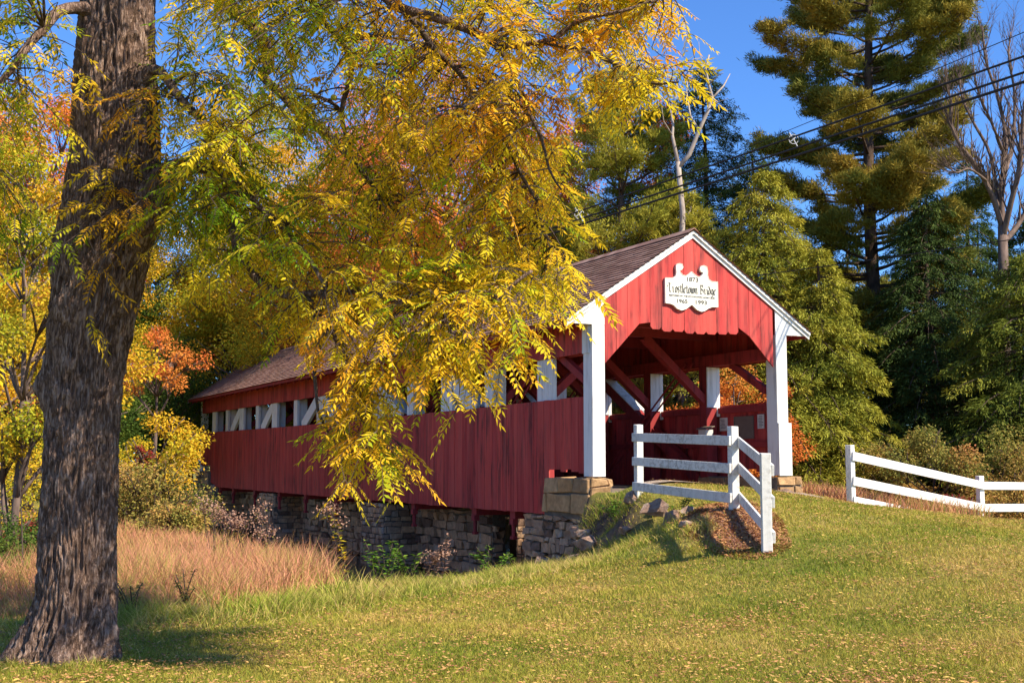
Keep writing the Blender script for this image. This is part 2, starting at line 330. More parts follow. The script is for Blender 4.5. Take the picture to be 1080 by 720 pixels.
# wood chips spread round the fence
tc_ = m.n('ShaderNodeTexCoord'); mp_ = m.n('ShaderNodeMapping'); mp_.inputs['Location'].default_value = (-2.9, -16.4, 0)
m.l(tc_.outputs['Object'], mp_.inputs[0]); mp2 = m.n('ShaderNodeMapping'); mp2.inputs['Rotation'].default_value = (0, 0, R(8)); mp2.inputs['Scale'].default_value = (1.15, 0.34, 0); m.l(mp_.outputs[0], mp2.inputs[0])
ln = m.n('ShaderNodeVectorMath', operation='LENGTH'); m.l(mp2.outputs[0], ln.inputs[0])
chipf = m.ramp(m.math('ADD', ln.outputs['Value'], m.math('MULTIPLY', m.noise(2.5, 5), .5)), [(0.80, L(1, 1, 1)), (0.95, L(0, 0, 0))])
chips = m.ramp(m.noise(30, 5, .8), [(0.3, L(.16, .07, .05)), (0.5, L(.36, .19, .13)), (0.7, L(.52, .33, .25))])
m.col(m.mix(chipf, gcol, chips)); m.bump(m.noise(25, 6, .8), .6, .03)
ground = mesh_arr('ground', np.stack([XX.ravel(), YY.ravel(), ZZ.ravel()], 1), F, m.m, smooth=True); tag(ground, kind='structure')
wp = G()
pv = [bw(-3.4, 3.2, -1.14), bw(-3.4, 30.6, -1.14), bw(34, 30.6, -1.14), bw(34, 3.2, -1.14)]
wp.add(pv, [(0, 1, 2, 3)]); tag(wp.build('creek_water', MAT['water']), kind='structure')
m = M_('trodden_gravel', 0.95, 0.1); m.col(m.ramp(m.noise(26, 6, .8), [(0.3, L(.16, .11, .08)), (0.5, L(.36, .28, .21)), (0.7, L(.52, .44, .36))])); m.bump(m.noise(40, 5), .8, .03)
uu, vv = np.meshgrid(np.linspace(-1.5, .02, 14), np.linspace(.3, 4.1, 26)); wv = .18 * np.sin(vv * 3.1) * (uu < -1.3); PX = BA.x + BU.x * (uu + wv) + BV.x * vv; PY = BA.y + BU.y * (uu + wv) + BV.y * vv
ii = np.arange(uu.size).reshape(uu.shape); Fp = np.stack([ii[:-1, :-1].ravel(), ii[1:, :-1].ravel(), ii[1:, 1:].ravel(), ii[:-1, 1:].ravel()], 1)
tag(mesh_arr('path', np.stack([PX.ravel(), PY.ravel(), T(PX, PY).ravel() + .035], 1), Fp, m.m), kind='structure')

# ------------------------------------------------------------------ covered bridge (local x = across, y = along, z = up)
random.seed(4)
BR = empty('covered_bridge', BA, YAW, label='red covered bridge with white corner posts, brown shingle roof and gable portal', cat='bridge')
LEN, VC, WD = 33.0, 2.21, 4.42
def roofz(v): return 6.05 - 0.661 * abs(v - VC)
def sag(u): return 0.07 * math.sin(math.pi * max(0, min(1, u / LEN)))
def side_boards(v0, v1, out):
    g = G(); u = 0.30
    while u < LEN - .02:
        w = min(random.choice([.17, .20, .22, .25, .28]), LEN - u)
        um = u + w / 2
        zt = 2.79 - sag(um) + random.uniform(-.006, .006)
        if um < 1.75: zb = 1.40 + random.choice([0, 0, .04, -.02])
        elif um < 31.2: zb = .58 + (0 if um < 29.8 else (um - 29.8) * .16) - .3 * sag(um)
        else: zb = 1.42
        d = random.uniform(-.004, .004)
        g.box(v0 + d, v1 + d, u + .003, u + w - .004, zb + random.uniform(-.008, .008), zt)
        u += w
    return g
for v0, v1 in ((-.028, 0.0), (WD, WD + .028)):
    side_boards(v0, v1, 0).build('siding', MAT['red'], BR)
    g = G(); u = .28
    while u < LEN - .02:
        w = min(random.choice([.20, .24, .28]), LEN - u)
        g.box(v0, v1, u + .003, u + w - .003, 3.60 - .6 * sag(u) + random.uniform(-.006, .006), 4.47); u += w
    g.build('frieze_boarding', MAT['red'], BR)
    inn = (v1 + .002, v1 + .07) if v0 < 0 else (v0 - .07, v0 - .002)
    for z in (1.95, 2.68):
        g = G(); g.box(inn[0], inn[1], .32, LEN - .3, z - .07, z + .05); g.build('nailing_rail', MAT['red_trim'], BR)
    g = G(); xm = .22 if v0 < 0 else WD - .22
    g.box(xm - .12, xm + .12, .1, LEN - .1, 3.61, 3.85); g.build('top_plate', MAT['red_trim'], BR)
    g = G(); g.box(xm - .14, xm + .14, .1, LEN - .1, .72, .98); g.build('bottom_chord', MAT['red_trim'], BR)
    # cap board on the siding
    g = G(); xa = (v0 - .012, v1 + .05) if v0 < 0 else (v0 - .05, v1 + .012)
# truss posts and braces
ST = [2.3, 4.5, 6.8, 9.1, 11.4, 13.9, 16.5, 19.1, 21.6, 23.9, 26.2, 28.5, 30.7]
for sd_ in (0, 1):
    mx = (lambda x: x) if sd_ == 0 else (lambda x: WD - x)
    def bx(g, xa, xb, *a): g.box(min(mx(xa), mx(xb)), max(mx(xa), mx(xb)), *a)
    for i, s_ in enumerate(ST):
        hw = .14
        if sd_ == 0: hw = .33 if i % 2 == 0 else .2
        c0 = s_ - (.4 if (sd_ == 0 and i == 0) else 0)
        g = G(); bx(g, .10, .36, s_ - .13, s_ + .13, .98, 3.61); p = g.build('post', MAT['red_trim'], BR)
        g = G()
        n = 3 if hw > .3 else 2
        for k in range(n):
            a = c0 - hw + 2 * hw * k / n
            bx(g, .012, .095, a + .004, a + 2 * hw / n - .004, 2.55, 3.598)
        bx(g, .115, .355, s_ - .155, s_ - .133, 2.74, 3.598)
        g.build('cladding', MAT['white'], p)
    segs = [(2.3, 6.8), (6.8, 11.4), (11.4, 16.5)]
    segs += [(LEN - a, LEN - b) for a, b in segs]
    for a, b in segs:
        g = G(); d = Vector((0, b - a, 2.6)).normalized()
        g.beam((mx(.22), a, 1.02), (mx(.22), b, 3.62), .2, .24, (0, 0, 1)); p = g.build('brace', MAT['red_trim'], BR)
        g = G(); q0 = a + (b - a) * .64; z0 = 1.02 + 2.6 * .64; q1 = a + (b - a) * .985; z1 = 1.02 + 2.6 * .985
        g.beam((mx(.05), q0, z0), (mx(.05), q1, z1), .09, .36 if sd_ == 0 else .25, (0, 0, 1))
        up = Vector((0, -2.6, (b - a))).normalized() if b > a else Vector((0, 2.6, -(b - a))).normalized()
        off = up * .135
        g.beam(Vector((mx(.22), q0, z0)) + off, Vector((mx(.22), q1, z1)) + off, .205, .02, up)
        g.build('cladding', MAT['white'], p)
        for k in (0, .28):
            g = G(); g.tube([(mx(.42), a + (.25 if b > a else -.25) + (k if b > a else -k), 3.72), (mx(.42), b - (.3 if b > a else -.3) + (k if b > a else -k), 1.02)], .022, 6)
            g.build('tie_rod', MAT['red_trim'], BR)
# bents across
for s_ in [.75] + ST:
    g = G(); zc = 4.30
    g.box(.05, WD - .05, s_ - .1, s_ + .1, zc - .11, zc + .11); g.build('tie_beam', MAT['red_trim'], BR)
    if s_ > 1:
        for m1 in (0, 1):
            f = (lambda x: x) if m1 == 0 else (lambda x: WD - x)
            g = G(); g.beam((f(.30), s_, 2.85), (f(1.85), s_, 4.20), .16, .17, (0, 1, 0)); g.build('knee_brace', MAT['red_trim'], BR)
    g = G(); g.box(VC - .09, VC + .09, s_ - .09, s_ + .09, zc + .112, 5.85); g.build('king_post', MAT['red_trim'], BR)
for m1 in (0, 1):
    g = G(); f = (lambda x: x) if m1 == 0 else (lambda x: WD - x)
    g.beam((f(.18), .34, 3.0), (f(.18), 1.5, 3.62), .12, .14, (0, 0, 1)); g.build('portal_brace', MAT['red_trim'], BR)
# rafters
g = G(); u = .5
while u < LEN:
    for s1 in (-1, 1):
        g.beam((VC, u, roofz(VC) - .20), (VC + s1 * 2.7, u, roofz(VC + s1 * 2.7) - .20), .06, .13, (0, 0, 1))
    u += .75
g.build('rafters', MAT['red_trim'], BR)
g = G(); g.box(VC - .03, VC + .03, .05, LEN, 5.72, 5.86); g.build('ridge_board', MAT['red_trim'], BR)
# deck
g = G(); u = .02
while u < LEN:
    g.box(.05, WD - .05, u + .004, u + .245, .985, 1.03 + random.uniform(-.004, .004)); u += .25
g.build('deck', MAT['deck'], BR)
for u in (3.4, 5.3, 8.9, 12.0, 14.95, 18.0, 21.0, 24.2, 27.4, 29.6):
    g = G(); g.box(.04, WD - .04, u - .12, u + .12, .42, .715); b_ = g.build('floor_beam', MAT['red_trim'], BR)
    for xx in (.07, WD - .07):
        g = G(); g.box(xx - .06, xx + .06, u - .08, u + .08, .30, .418); g.tube([(xx, u, .31), (xx, u, .02)], .045, 8); g.box(xx - .05, xx + .05, u - .07, u + .07, .0, .06)
        g.build('hanger', MAT['red_trim'], BR)
# roof: two slopes of lapped shingles over a board
random.seed(8)
half = 2.82; sl = math.hypot(half, .661 * half); nco = 25
for s1 in (-1, 1):
    g = G(); dvec = Vector((s1 * half, 0, -.661 * half)).normalized(); nrm = Vector((s1 * .661, 0, 1)).normalized()
    top = Vector((VC, 0, 6.05)); u0, u1 = -.13, LEN + .14
    a = top - nrm * .035; b = a + dvec * (sl - .02)
    poly = [(a.x, a.z), (b.x, b.z), (b.x - nrm.x * .05, b.z - nrm.z * .05), (a.x, a.z - .06)]
    g.prism(poly, 'y', -.034, LEN + .036, .3); bs = g.build('roof_slope', MAT['red_trim'], BR)
    g = G()
    for k in range(nco):
        d0 = sl * k / nco; d1 = sl * (k + 1) / nco + .03; u = u0 - random.uniform(0, .2)
        while u < u1:
            w = random.uniform(.26, .36); ua = max(u, u0); ub = min(u + w - .004, u1)
            if ub > ua + .02:
                lift = random.uniform(.0, .006); e = random.uniform(-.006, .006)
                P0 = top + dvec * d0 - nrm * .02; P1 = top + dvec * (d1 + e) + nrm * (.004 + lift)
                Q1 = P1 - nrm * .012
                vs = [(P0.x, ua, P0.z), (P0.x, ub, P0.z), (P1.x, ub, P1.z), (P1.x, ua, P1.z), (Q1.x, ua, Q1.z), (Q1.x, ub, Q1.z)]
                g.add(vs, [(0, 1, 2, 3), (3, 2, 5, 4)])
            u += w
    g.build('shingles', MAT['shingle'], bs)
g = G(); u = -.12
while u < LEN - .05:
    g.prism([(VC - .14, 6.05 - .075), (VC, 6.08), (VC + .14, 6.05 - .075), (VC, 6.06)], 'y', u, u + .29, None); u += .28
g.build('ridge_cap', MAT['shingle'], BR)
# gables
BD = [.24, .49, .74, .99, 1.24, 1.49, 1.74, 2.01, 2.25, 2.51, 2.77, 3.03, 3.28, 3.54, 3.82, 4.12]
def arch(v):
    v = VC - abs(v - VC)
    if v < 1.02: return 3.42 + (v - .27) / .75 * .77
    return 4.20
g = G(); back = G()
for i in range(len(BD) - 1):
    a, b = BD[i] + .003, BD[i + 1] - .003; dd = random.uniform(-.004, .004)
    mid = (a + b) / 2
    if arch(mid) < 4.19 or a < 1.0 or b > 3.4: bot = [(b, arch(b)), (a, arch(a))]
    else:
        zb = 4.10 - .05 * math.sin((mid - 1) / 2.4 * math.pi) - random.choice([0, .02]); bot = [(b, zb + .05), (b - .05, zb), (a + .05, zb), (a, zb + .05)]
    pl = [(a, roofz(a) - .07)] + ([(VC, roofz(VC) - .07)] if a < VC < b else []) + [(b, roofz(b) - .07)] + bot
    g.prism(pl, 'y', -.030 + dd, -.002 + dd, random.random())
g.build('gable_boarding', MAT['red'], BR)
g = G()
for i in range(len(BD) - 1):
    a, b = BD[i] + .003, BD[i + 1] - .003
    pl = [(a, roofz(a) - .07)] + ([(VC, roofz(VC) - .07)] if a < VC < b else []) + [(b, roofz(b) - .07), (b, arch(b)), (a, arch(a))]
    g.prism(pl, 'y', LEN + .002, LEN + .03)
g.build('gable_boarding', MAT['red'], BR)
# white corner posts and eave returns
for s1 in (0, 1):
    f = (lambda x: x) if s1 == 0 else (lambda x: WD - x)
    def gb(g, xa, xb, *a): g.box(min(f(xa), f(xb)), max(f(xa), f(xb)), *a)
    g = G(); gb(g, -.036, .235, -.036, .296, 1.315, 4.10)
    p = g.build('corner_post', MAT['white'], BR, bevel=.008)
    if s1 == 1:
        g = G(); gb(g, -.078, -.038, -.037, .296, 1.315, 2.35); gb(g, -.078, .235, -.075, -.038, 1.315, 2.35); g.build('post_casing', MAT['white'], p)
    else:
        g = G(); gb(g, -.06, -.038, .05, .296, 3.58, 4.35); g.build('post_casing', MAT['white'], p)
    g = G()
    for a, b in ((-.55, -.40), (-.397, -.20), (-.197, 0), (.003, .235)):
        g.prism([(f(a), roofz(f(a)) - .06), (f(b), roofz(f(b)) - .06), (f(b), 4.102), (f(a), 4.102)], 'y', -.034, -.004)
    g.build('eave_return', MAT['white'], BR)
    g = G(); gb(g, -.03, .235, LEN - .26, LEN + .03, 1.2, 4.10); g.build('corner_post', MAT['white'], BR)
for uu, s2 in ((0, -1), (LEN, 1)):
    for s1 in (-1, 1):
        e = VC + s1 * 2.80
        for (dz0, dz1, y0, y1, mt, nm) in ((.03, .165, .038, .064, 'white', 'rake_board'), (.026, .085, .066, .10, 'white', 'rake_moulding')):
            g = G(); pl = [(VC, 6.05 - dz0), (e, roofz(e) - dz0), (e, roofz(e) - dz1), (VC, 6.05 - dz1)]
            ya, yb = uu + s2 * y0, uu + s2 * y1
            g.prism(pl, 'y', min(ya, yb), max(ya, yb)); g.build(nm, MAT[mt], BR)
for s1 in (0, 1):
    f = (lambda x: x) if s1 == 0 else (lambda x: WD - x)
    g = G(); a, b = sorted((f(-.56), f(-.585))); g.box(a, b, -.03, LEN, roofz(a if s1 == 0 else b) - .14, roofz(a if s1 == 0 else b) - .055); g.build('eave_board', MAT['red_trim'], BR)

# ------------------------------------------------------------------ name board on the gable
SG = empty('bridge_name_board', bw(0, 0, 0), YAW, label='cream scroll-topped name board reading 1873 Trostletown Bridge on the red gable', cat='sign')
out = [(1.55, 5.06), (1.73, 5.07), (1.79, 5.11), (1.81, 5.18), (1.8, 5.28), (1.81, 5.34), (1.88, 5.36), (1.94, 5.35), (1.96, 5.29), (1.92, 5.24), (1.88, 5.24), (1.89, 5.19), (1.95, 5.14), (2.03, 5.13), (2.1, 5.17), (2.155, 5.22), (2.22, 5.17), (2.3, 5.13), (2.37, 5.14), (2.42, 5.19), (2.43, 5.24), (2.38, 5.23), (2.35, 5.29), (2.37, 5.34), (2.44, 5.36), (2.51, 5.34), (2.53, 5.26), (2.525, 5.18), (2.55, 5.1), (2.62, 5.06), (2.76, 5.06), (2.76, 4.57), (2.62, 4.565), (2.53, 4.53), (2.45, 4.48), (2.37, 4.46), (2.27, 4.49), (2.18, 4.56), (2.15, 4.585), (2.11, 4.56), (2.01, 4.49), (1.91, 4.46), (1.81, 4.49), (1.74, 4.55), (1.66, 4.575), (1.55, 4.58)]
g = G(); g.prism(out[::-1], 'y', -.085, -.045, .5); g.build('board', MAT['sign'], SG)
g = G()
cx0, cz0 = 2.155, 4.9
for i in range(len(out)):
    a, b = out[i], out[(i + 1) % len(out)]
    g.beam((a[0], -.066, a[1]), (b[0], -.066, b[1]), .055, .008, (b[1] - a[1], 0, -(b[0] - a[0])))
g.build('edge_trim', MAT['sign'], SG)
def text_part(name, s, x, z, size, parent, y=-.0885, sx=1.0, mat='letter', wdt=None):
    cu = bpy.data.curves.new(name, 'FONT'); cu.body = s; cu.size = size; cu.extrude = .0015; cu.offset = size * .02; cu.align_x = 'CENTER'
    to = bpy.data.objects.new(name, cu); C.objects.link(to); bpy.context.view_layer.update()
    me = bpy.data.meshes.new_from_object(to.evaluated_get(bpy.context.evaluated_depsgraph_get()))
    bpy.data.objects.remove(to); me.materials.clear(); me.materials.append(MAT[mat])
    o = bpy.data.objects.new(name, me); C.objects.link(o); o.parent = parent
    if wdt: sx = wdt / max(v.co.x for v in me.vertices) / 2
    o.rotation_euler = (R(90), 0, 0); o.location = (x, y, z); o.scale = (sx, 1, 1); return o
text_part('numerals', '1873', 2.165, 5.03, .115, SG, wdt=.28)
text_part('numerals', '1965', 1.92, 4.60, .105, SG, wdt=.26)
text_part('numerals', '1993', 2.36, 4.60, .105, SG, wdt=.28)
text_part('small_lettering', 'RESTORED BY THE STOYSTOWN LIONS CLUB', 2.155, 4.72, .045, SG, wdt=1.06)
# broad-nib lettering
GL = {'T': (.95, [[(.0, .86), (.25, 1.0), (.55, .9), (.9, 1.0)], [(.46, .92), (.46, .12), (.62, 0), (.8, .1)], [(.1, .78), (.06, .55)]]),
 'r': (.5, [[(.05, .6), (.18, .5), (.18, .08), (.28, .0)], [(.18, .5), (.42, .62)]]),
 'o': (.55, [[(.12, .52), (.12, .1), (.3, 0)], [(.12, .52), (.3, .64), (.46, .5), (.46, .12), (.3, 0)]]),
 's': (.48, [[(.4, .6), (.2, .64), (.1, .48), (.36, .2), (.26, .0), (.06, .06)]]),
 't': (.42, [[(.2, .85), (.2, .1), (.36, 0)], [(.06, .6), (.38, .6)]]),
 'l': (.3, [[(.08, 1.0), (.16, .92), (.16, .1), (.28, 0)]]),
 'e': (.5, [[(.44, .1), (.3, 0), (.12, .12), (.12, .5), (.3, .64), (.44, .5), (.14, .3)]]),
 'w': (.78, [[(.08, .62), (.14, .5), (.14, .1), (.26, 0), (.4, .12)], [(.4, .6), (.4, .1), (.54, 0), (.68, .12), (.68, .5), (.62, .64)]]),
 'n': (.6, [[(.06, .6), (.14, .5), (.14, .0)], [(.14, .5), (.36, .64), (.46, .5), (.46, .08), (.56, 0)]]),
 ' ': (.42, []),
 'B': (.9, [[(.0, .9), (.2, 1.02), (.4, .9)], [(.25, .95), (.25, .1), (.1, .0)], [(.25, .9), (.55, 1.02), (.7, .8), (.4, .56), (.74, .4), (.74, .14), (.45, 0), (.15, .05)]]),
 'i': (.3, [[(.06, .6), (.15, .5), (.15, .1), (.27, 0)], [(.12, .82), (.2, .76)]]),
 'd': (.56, [[(.14, .9), (.3, .78), (.47, .5), (.47, .12), (.3, 0), (.12, .12), (.12, .48), (.3, .6)]]),
 'g': (.58, [[(.46, .55), (.28, .64), (.12, .5), (.12, .16), (.28, .05), (.46, .2)], [(.46, .62), (.46, -.15), (.3, -.3), (.1, -.2)]])}
s_txt = 'Trostletown Bridge'; tw = sum(GL[c][0] for c in s_txt); kx = 1.12 / tw; kz = .178
g = G(); x = 1.595; nib = Vector((.10 * kx, 0, .10 * kz * .5)); base = 4.795
for c in s_txt:
    for st in GL[c][1]:
        for a, b in zip(st[:-1], st[1:]):
            A_ = Vector((x + a[0] * kx, 0, base + a[1] * kz)); B_ = Vector((x + b[0] * kx, 0, base + b[1] * kz))
            q = [A_ - nib, A_ + nib, B_ + nib, B_ - nib]
            g.add([(p.x, -.0885, p.z) for p in q] + [(p.x, -.0855, p.z) for p in q], [(0, 1, 2, 3), (4, 5, 6, 7), (0, 1, 5, 4), (1, 2, 6, 5), (2, 3, 7, 6), (3, 0, 4, 7)])
    x += GL[c][0] * kx
g.build('lettering', MAT['letter'], SG)

# notices inside the portal, on the inner face of the right-hand wall
def notice(name, u0, u1, z0, z1, mat, label, cat, lines_, vv=WD - .012, th=.012):
    r = empty(name, bw(vv, (u0 + u1) / 2, (z0 + z1) / 2), YAW, label=label, cat=cat)
    hu, hz = (u1 - u0) / 2, (z1 - z0) / 2
    g = G(); g.box(-th, 0, -hu, hu, -hz, hz, .5); g.build('sheet' if mat != 'plaque' else 'plate', MAT[mat], r)
    if lines_:
        g = G(); z = hz - .04
        while z > -hz + .03:
            g.box(-th - .002, -th - .0005, -hu * random.uniform(.3, .8), hu * random.uniform(.5, .8), z - .006, z + .006); z -= .03
        g.build('print', MAT['ink'], r)
    else:
        g = G()
        for a, b, c_, d_ in ((-hu, hu, hz - .02, hz), (-hu, hu, -hz, -hz + .02), (-hu, -hu + .02, -hz + .02, hz - .02), (hu - .02, hu, -hz + .02, hz - .02)): g.box(-th - .012, -th, a, b, c_, d_)
        g.build('rim', MAT['plaque'], r)
notice('notice_sheet', 1.90, 2.17, 2.24, 2.52, 'paper', 'white paper notice left of the dark plaque on the inner red wall', 'notice', True)
notice('wall_plaque', 1.00, 1.66, 2.06, 2.53, 'plaque', 'dark bronze plaque on the red wall inside the portal', 'plaque', False)
notice('notice_sheet', .66, .87, 2.26, 2.55, 'paper', 'white paper notice between the dark plaque and the right corner post', 'notice', True)
LB = empty('leaflet_box', bw(WD - .52, 2.05, 2.2), YAW, label='small yellowish leaflet box on the inner post behind the white fence', cat='box')
g = G(); g.box(-.05, .14, -.13, .13, -.14, .06); g.build('box_body', MAT['paper'], LB)
g = G(); g.prism([(-.08, .064), (.15, .12), (.15, .14), (-.08, .084)], 'y', -.18, .18); g.build('box_lid', MAT['deck'], LB)

# ------------------------------------------------------------------ masonry
def stone_face(g, gm, P0, D, N, length, zb, zt, hs=(.12, .30), ws=(.2, .6), jit=.018, prot=.05, depth=.35, slope=0.0):
    """coursed rubble: P0 world point of the face's start, D along, N outward; zb/zt functions or numbers of distance"""
    P0 = Vector(P0); D = Vector(D).normalized(); N = Vector(N).normalized()
    fb = zb if callable(zb) else (lambda s: zb); ft = zt if callable(zt) else (lambda s: zt)
    zmin = min(fb(0), fb(length)); zmax = max(ft(0), ft(length), ft(length / 2))
    z = zmin
    while z < zmax - .04:
        hgt = min(random.uniform(*hs), zmax - z); s = random.uniform(-.3, 0)
        while s < length:
            w = random.uniform(*ws); a = max(s, 0); b = min(s + w, length); mid = (a + b) / 2
            if b - a > .05 and z + hgt * .5 < ft(mid) and z + hgt > fb(mid):
                p = random.uniform(0, prot); vs = []
                ga = .012
                for zz in (z + ga, z + hgt - ga):
                    for q, k in ((a + ga, -depth), (b - ga, -depth), (b - ga, p), (a + ga, p)):
                        v = P0 + D * (q + random.uniform(-jit, jit)) + N * (k + (random.uniform(-jit, jit) if k > 0 else 0) - slope * (zz - zmin)); v.z = zz + random.uniform(-jit, jit); vs.append(v)
                g.add(vs, [(0, 1, 2, 3), (4, 5, 6, 7), (0, 1, 5, 4), (1, 2, 6, 5), (2, 3, 7, 6), (3, 0, 4, 7)])
            s += w
        z += hgt
    # backing
    n = max(2, int(length / .8)); 
    for i in range(n):
        a, b = length * i / n, length * (i + 1) / n; za, zb_ = fb(a), ft((a + b) / 2)
        q = [P0 + D * a - N * .03, P0 + D * b - N * .03, P0 + D * b - N * (depth + .05), P0 + D * a - N * (depth + .05)]
        gm.add([(p.x, p.y, za - .1) for p in q] + [((p - N * slope * (zb_ - zmin)).x, (p - N * slope * (zb_ - zmin)).y, zb_ - .03) for p in q], [(3, 2, 1, 0), (4, 5, 6, 7), (0, 1, 5, 4), (1, 2, 6, 5), (2, 3, 7, 6), (3, 0, 4, 7)])
def masonry(name, faces, label, cat, mat='stone', **kw):
    r = empty(name, faces[0][0], 0, label=label, cat=cat); g = G(); gm = G(); o0 = Vector(faces[0][0])
    for fc in faces: stone_face(g, gm, Vector(fc[0]), *fc[1:], **kw)
    for q in (g, gm): q.v = [tuple(Vector(p) - o0) for p in q.v]
    b = g.build('stonework', MAT[mat], r, bevel=.014); c = gm.build('mortar_core', MAT['mortar'], r); return r
random.seed(21)
masonry('stone_abutment', [(bw(-.05, .35, 0), BU, -BV, 2.3, -1.45, .56), (bw(-.03, 2.67, 0), BV, BU, 4.5, -1.45, .56), (bw(WD + .12, 3.0, 0), -BU, BV, 3.2, -.6, .6)],
        'dark rubble stone abutment under the near end of the bridge', 'abutment', hs=(.08, .2), ws=(.12, .42), depth=.3, jit=.03, prot=.09)
masonry('foundation_wall', [(bw(-.12, -.06, 0), BU, -BV, 1.80, .62, 1.30), (bw(-.14, -.08, 0), BV, -BU, .5, .9, 1.30)],
        'block stone foundation under the left corner post', 'foundation', mat='block', hs=(.22, .40), ws=(.3, .75), depth=.38, prot=.05, jit=.032)
masonry('foundation_wall', [(bw(WD - .38, 2.5, 0), -BU, -BV, 2.5, .9, 1.31), (bw(WD - .34, -.12, 0), BV, -BU, .6, .9, 1.30), (bw(WD + .3, -.1, 0), BU, BV, 2.6, .5, 1.30)],
        'pale stone foundation under the right corner post', 'foundation', mat='block', hs=(.18, .22), ws=(.3, .6), depth=.22, prot=.03)
masonry('stone_abutment', [(bw(-.12, 30.1, 0), BU, -BV, 3.2, -1.45, lambda s: .58 if s < 1.0 else 1.2), (bw(-.1, 30.1, 0), BV, -BU, 4.6, -1.45, .60)],
        'dark stone abutment under the far left end of the bridge', 'abutment', depth=.3)
for a, b, lb in ((10.9, 12.6, 'blue-grey stone pier under the middle of the bridge'), (21.5, 23.3, 'blue-grey stone pier nearer the far end of the bridge')):
    masonry('stone_pier', [(bw(0.0, a, 0), BU, -BV, b - a, -1.4, .50), (bw(0.02, a, 0), BV, -BU, 1.2, -1.4, .50)], lb, 'pier', hs=(.1, .2), ws=(.15, .4), depth=.3)
masonry('retaining_wall', [(bw(1.0, 6.4, 0), BU, -BV, 23.6, -1.45, lambda s: .40 + .04 * math.sin(s * .9)), (bw(1.02, 6.35, 0), BV, -BU, .25, -1.45, .1)],
        'long brown rubble wall in the shade beneath the bridge', 'stone wall', hs=(.07, .24), ws=(.12, .7), depth=.3, jit=.035, prot=.12)
masonry('wing_wall', [(bw(4.75, 12.6, 0), BV, -BU, 1.7, -1.5, lambda s: .05 + .35 * s)],
        'sunlit sloping rubble wall seen through the gap beside the near abutment', 'stone wall', hs=(.14, .26), ws=(.16, .4), depth=.4)
def rock(name, loc, size, label, seed, mat='rock', **k):
    import bmesh
    rs = random.Random(seed); bm = bmesh.new()
    for _ in range(16):
        v = Vector((rs.uniform(-1, 1), rs.uniform(-1, 1), rs.uniform(-1, 1))); v = v.normalized() * rs.uniform(.8, 1.1); bm.verts.new((v.x * size[0], v.y * size[1], v.z * size[2]))
    r_ = bmesh.ops.convex_hull(bm, input=bm.verts); bmesh.ops.delete(bm, geom=[v for v in bm.verts if not v.link_faces], context='VERTS')
    bmesh.ops.subdivide_edges(bm, edges=bm.edges, cuts=3, use_grid_fill=True)
    for v in bm.verts:
        q = v.co * 9; v.co = v.co * (1 + .10 * mnoise.noise(q + Vector((seed, 0, 0)))) + Vector((0, 0, .015 * mnoise.noise(q * 2)))
    me = bpy.data.meshes.new(name); bm.to_mesh(me); bm.free(); me.materials.append(MAT[mat])
    o = bpy.data.objects.new(name, me); C.objects.link(o); o.location = loc; o.rotation_euler = (rs.uniform(-.2, .2), rs.uniform(-.2, .2), seed); tag(o, label, 'rock', **k); return o
def rk(px, py, Y, *a, **k):
    p = at(px, py, Y); return rock('rock', p, *a, **k)
rk(619, 573, 19.7, (.26, .22, .16), 'pale flat rock at the foot of the grassy bank beside the abutment', 2.2)
rk(607, 590, 20.6, (.2, .2, .14), 'small rock below the pale flat rock on the bank', 5.2)
rk(690, 536, 18.6, (.24, .2, .17), 'reddish broken stump-like rock at the top of the bank', 3.3)
rk(712, 552, 17.6, (.22, .2, .20), 'dark-sided rock jutting out of the grassy bank', 7.1)
rk(824, 522, 23.0, (.3, .25, .16), 'pale rock at the foot of the right corner post', 4.4)
rk(838, 527, 24.0, (.28, .2, .1), 'low flat stone in the grass right of the portal', 9.4)

def rg(x, y, sz, label, seed, up=.03): rock('rock', (x, y, Tz(x, y) + up), sz, label, seed)
rg(1.28, 21.4, (.20, .16, .12), 'brown stone poking out of the top of the bank by the foundation', 31)
rg(1.18, 21.75, (.16, .2, .16), 'dark stone at the lip of the hollow beside the abutment', 32)
rg(1.95, 19.6, (.22, .2, .16), 'rusty stone below the first fence post', 33)
rg(2.28, 18.9, (.17, .14, .12), 'small rusty stone between the fence and the jutting rock', 34)
rg(1.75, 19.0, (.13, .12, .09), 'little grey stone on the grassy slope below the fence', 35)
rg(2.5, 17.6, (.18, .15, .10), 'reddish stone at the upper edge of the wood chips', 36)
rg(2.35, 16.6, (.12, .10, .08), 'small stone at the left edge of the wood chips', 37)
rg(.75, 20.9, (.18, .16, .12), 'grey stone at the foot of the hollow beside the abutment', 38)
rg(.52, 22.2, (.22, .18, .2), 'dark stone fallen against the abutment wall', 39)

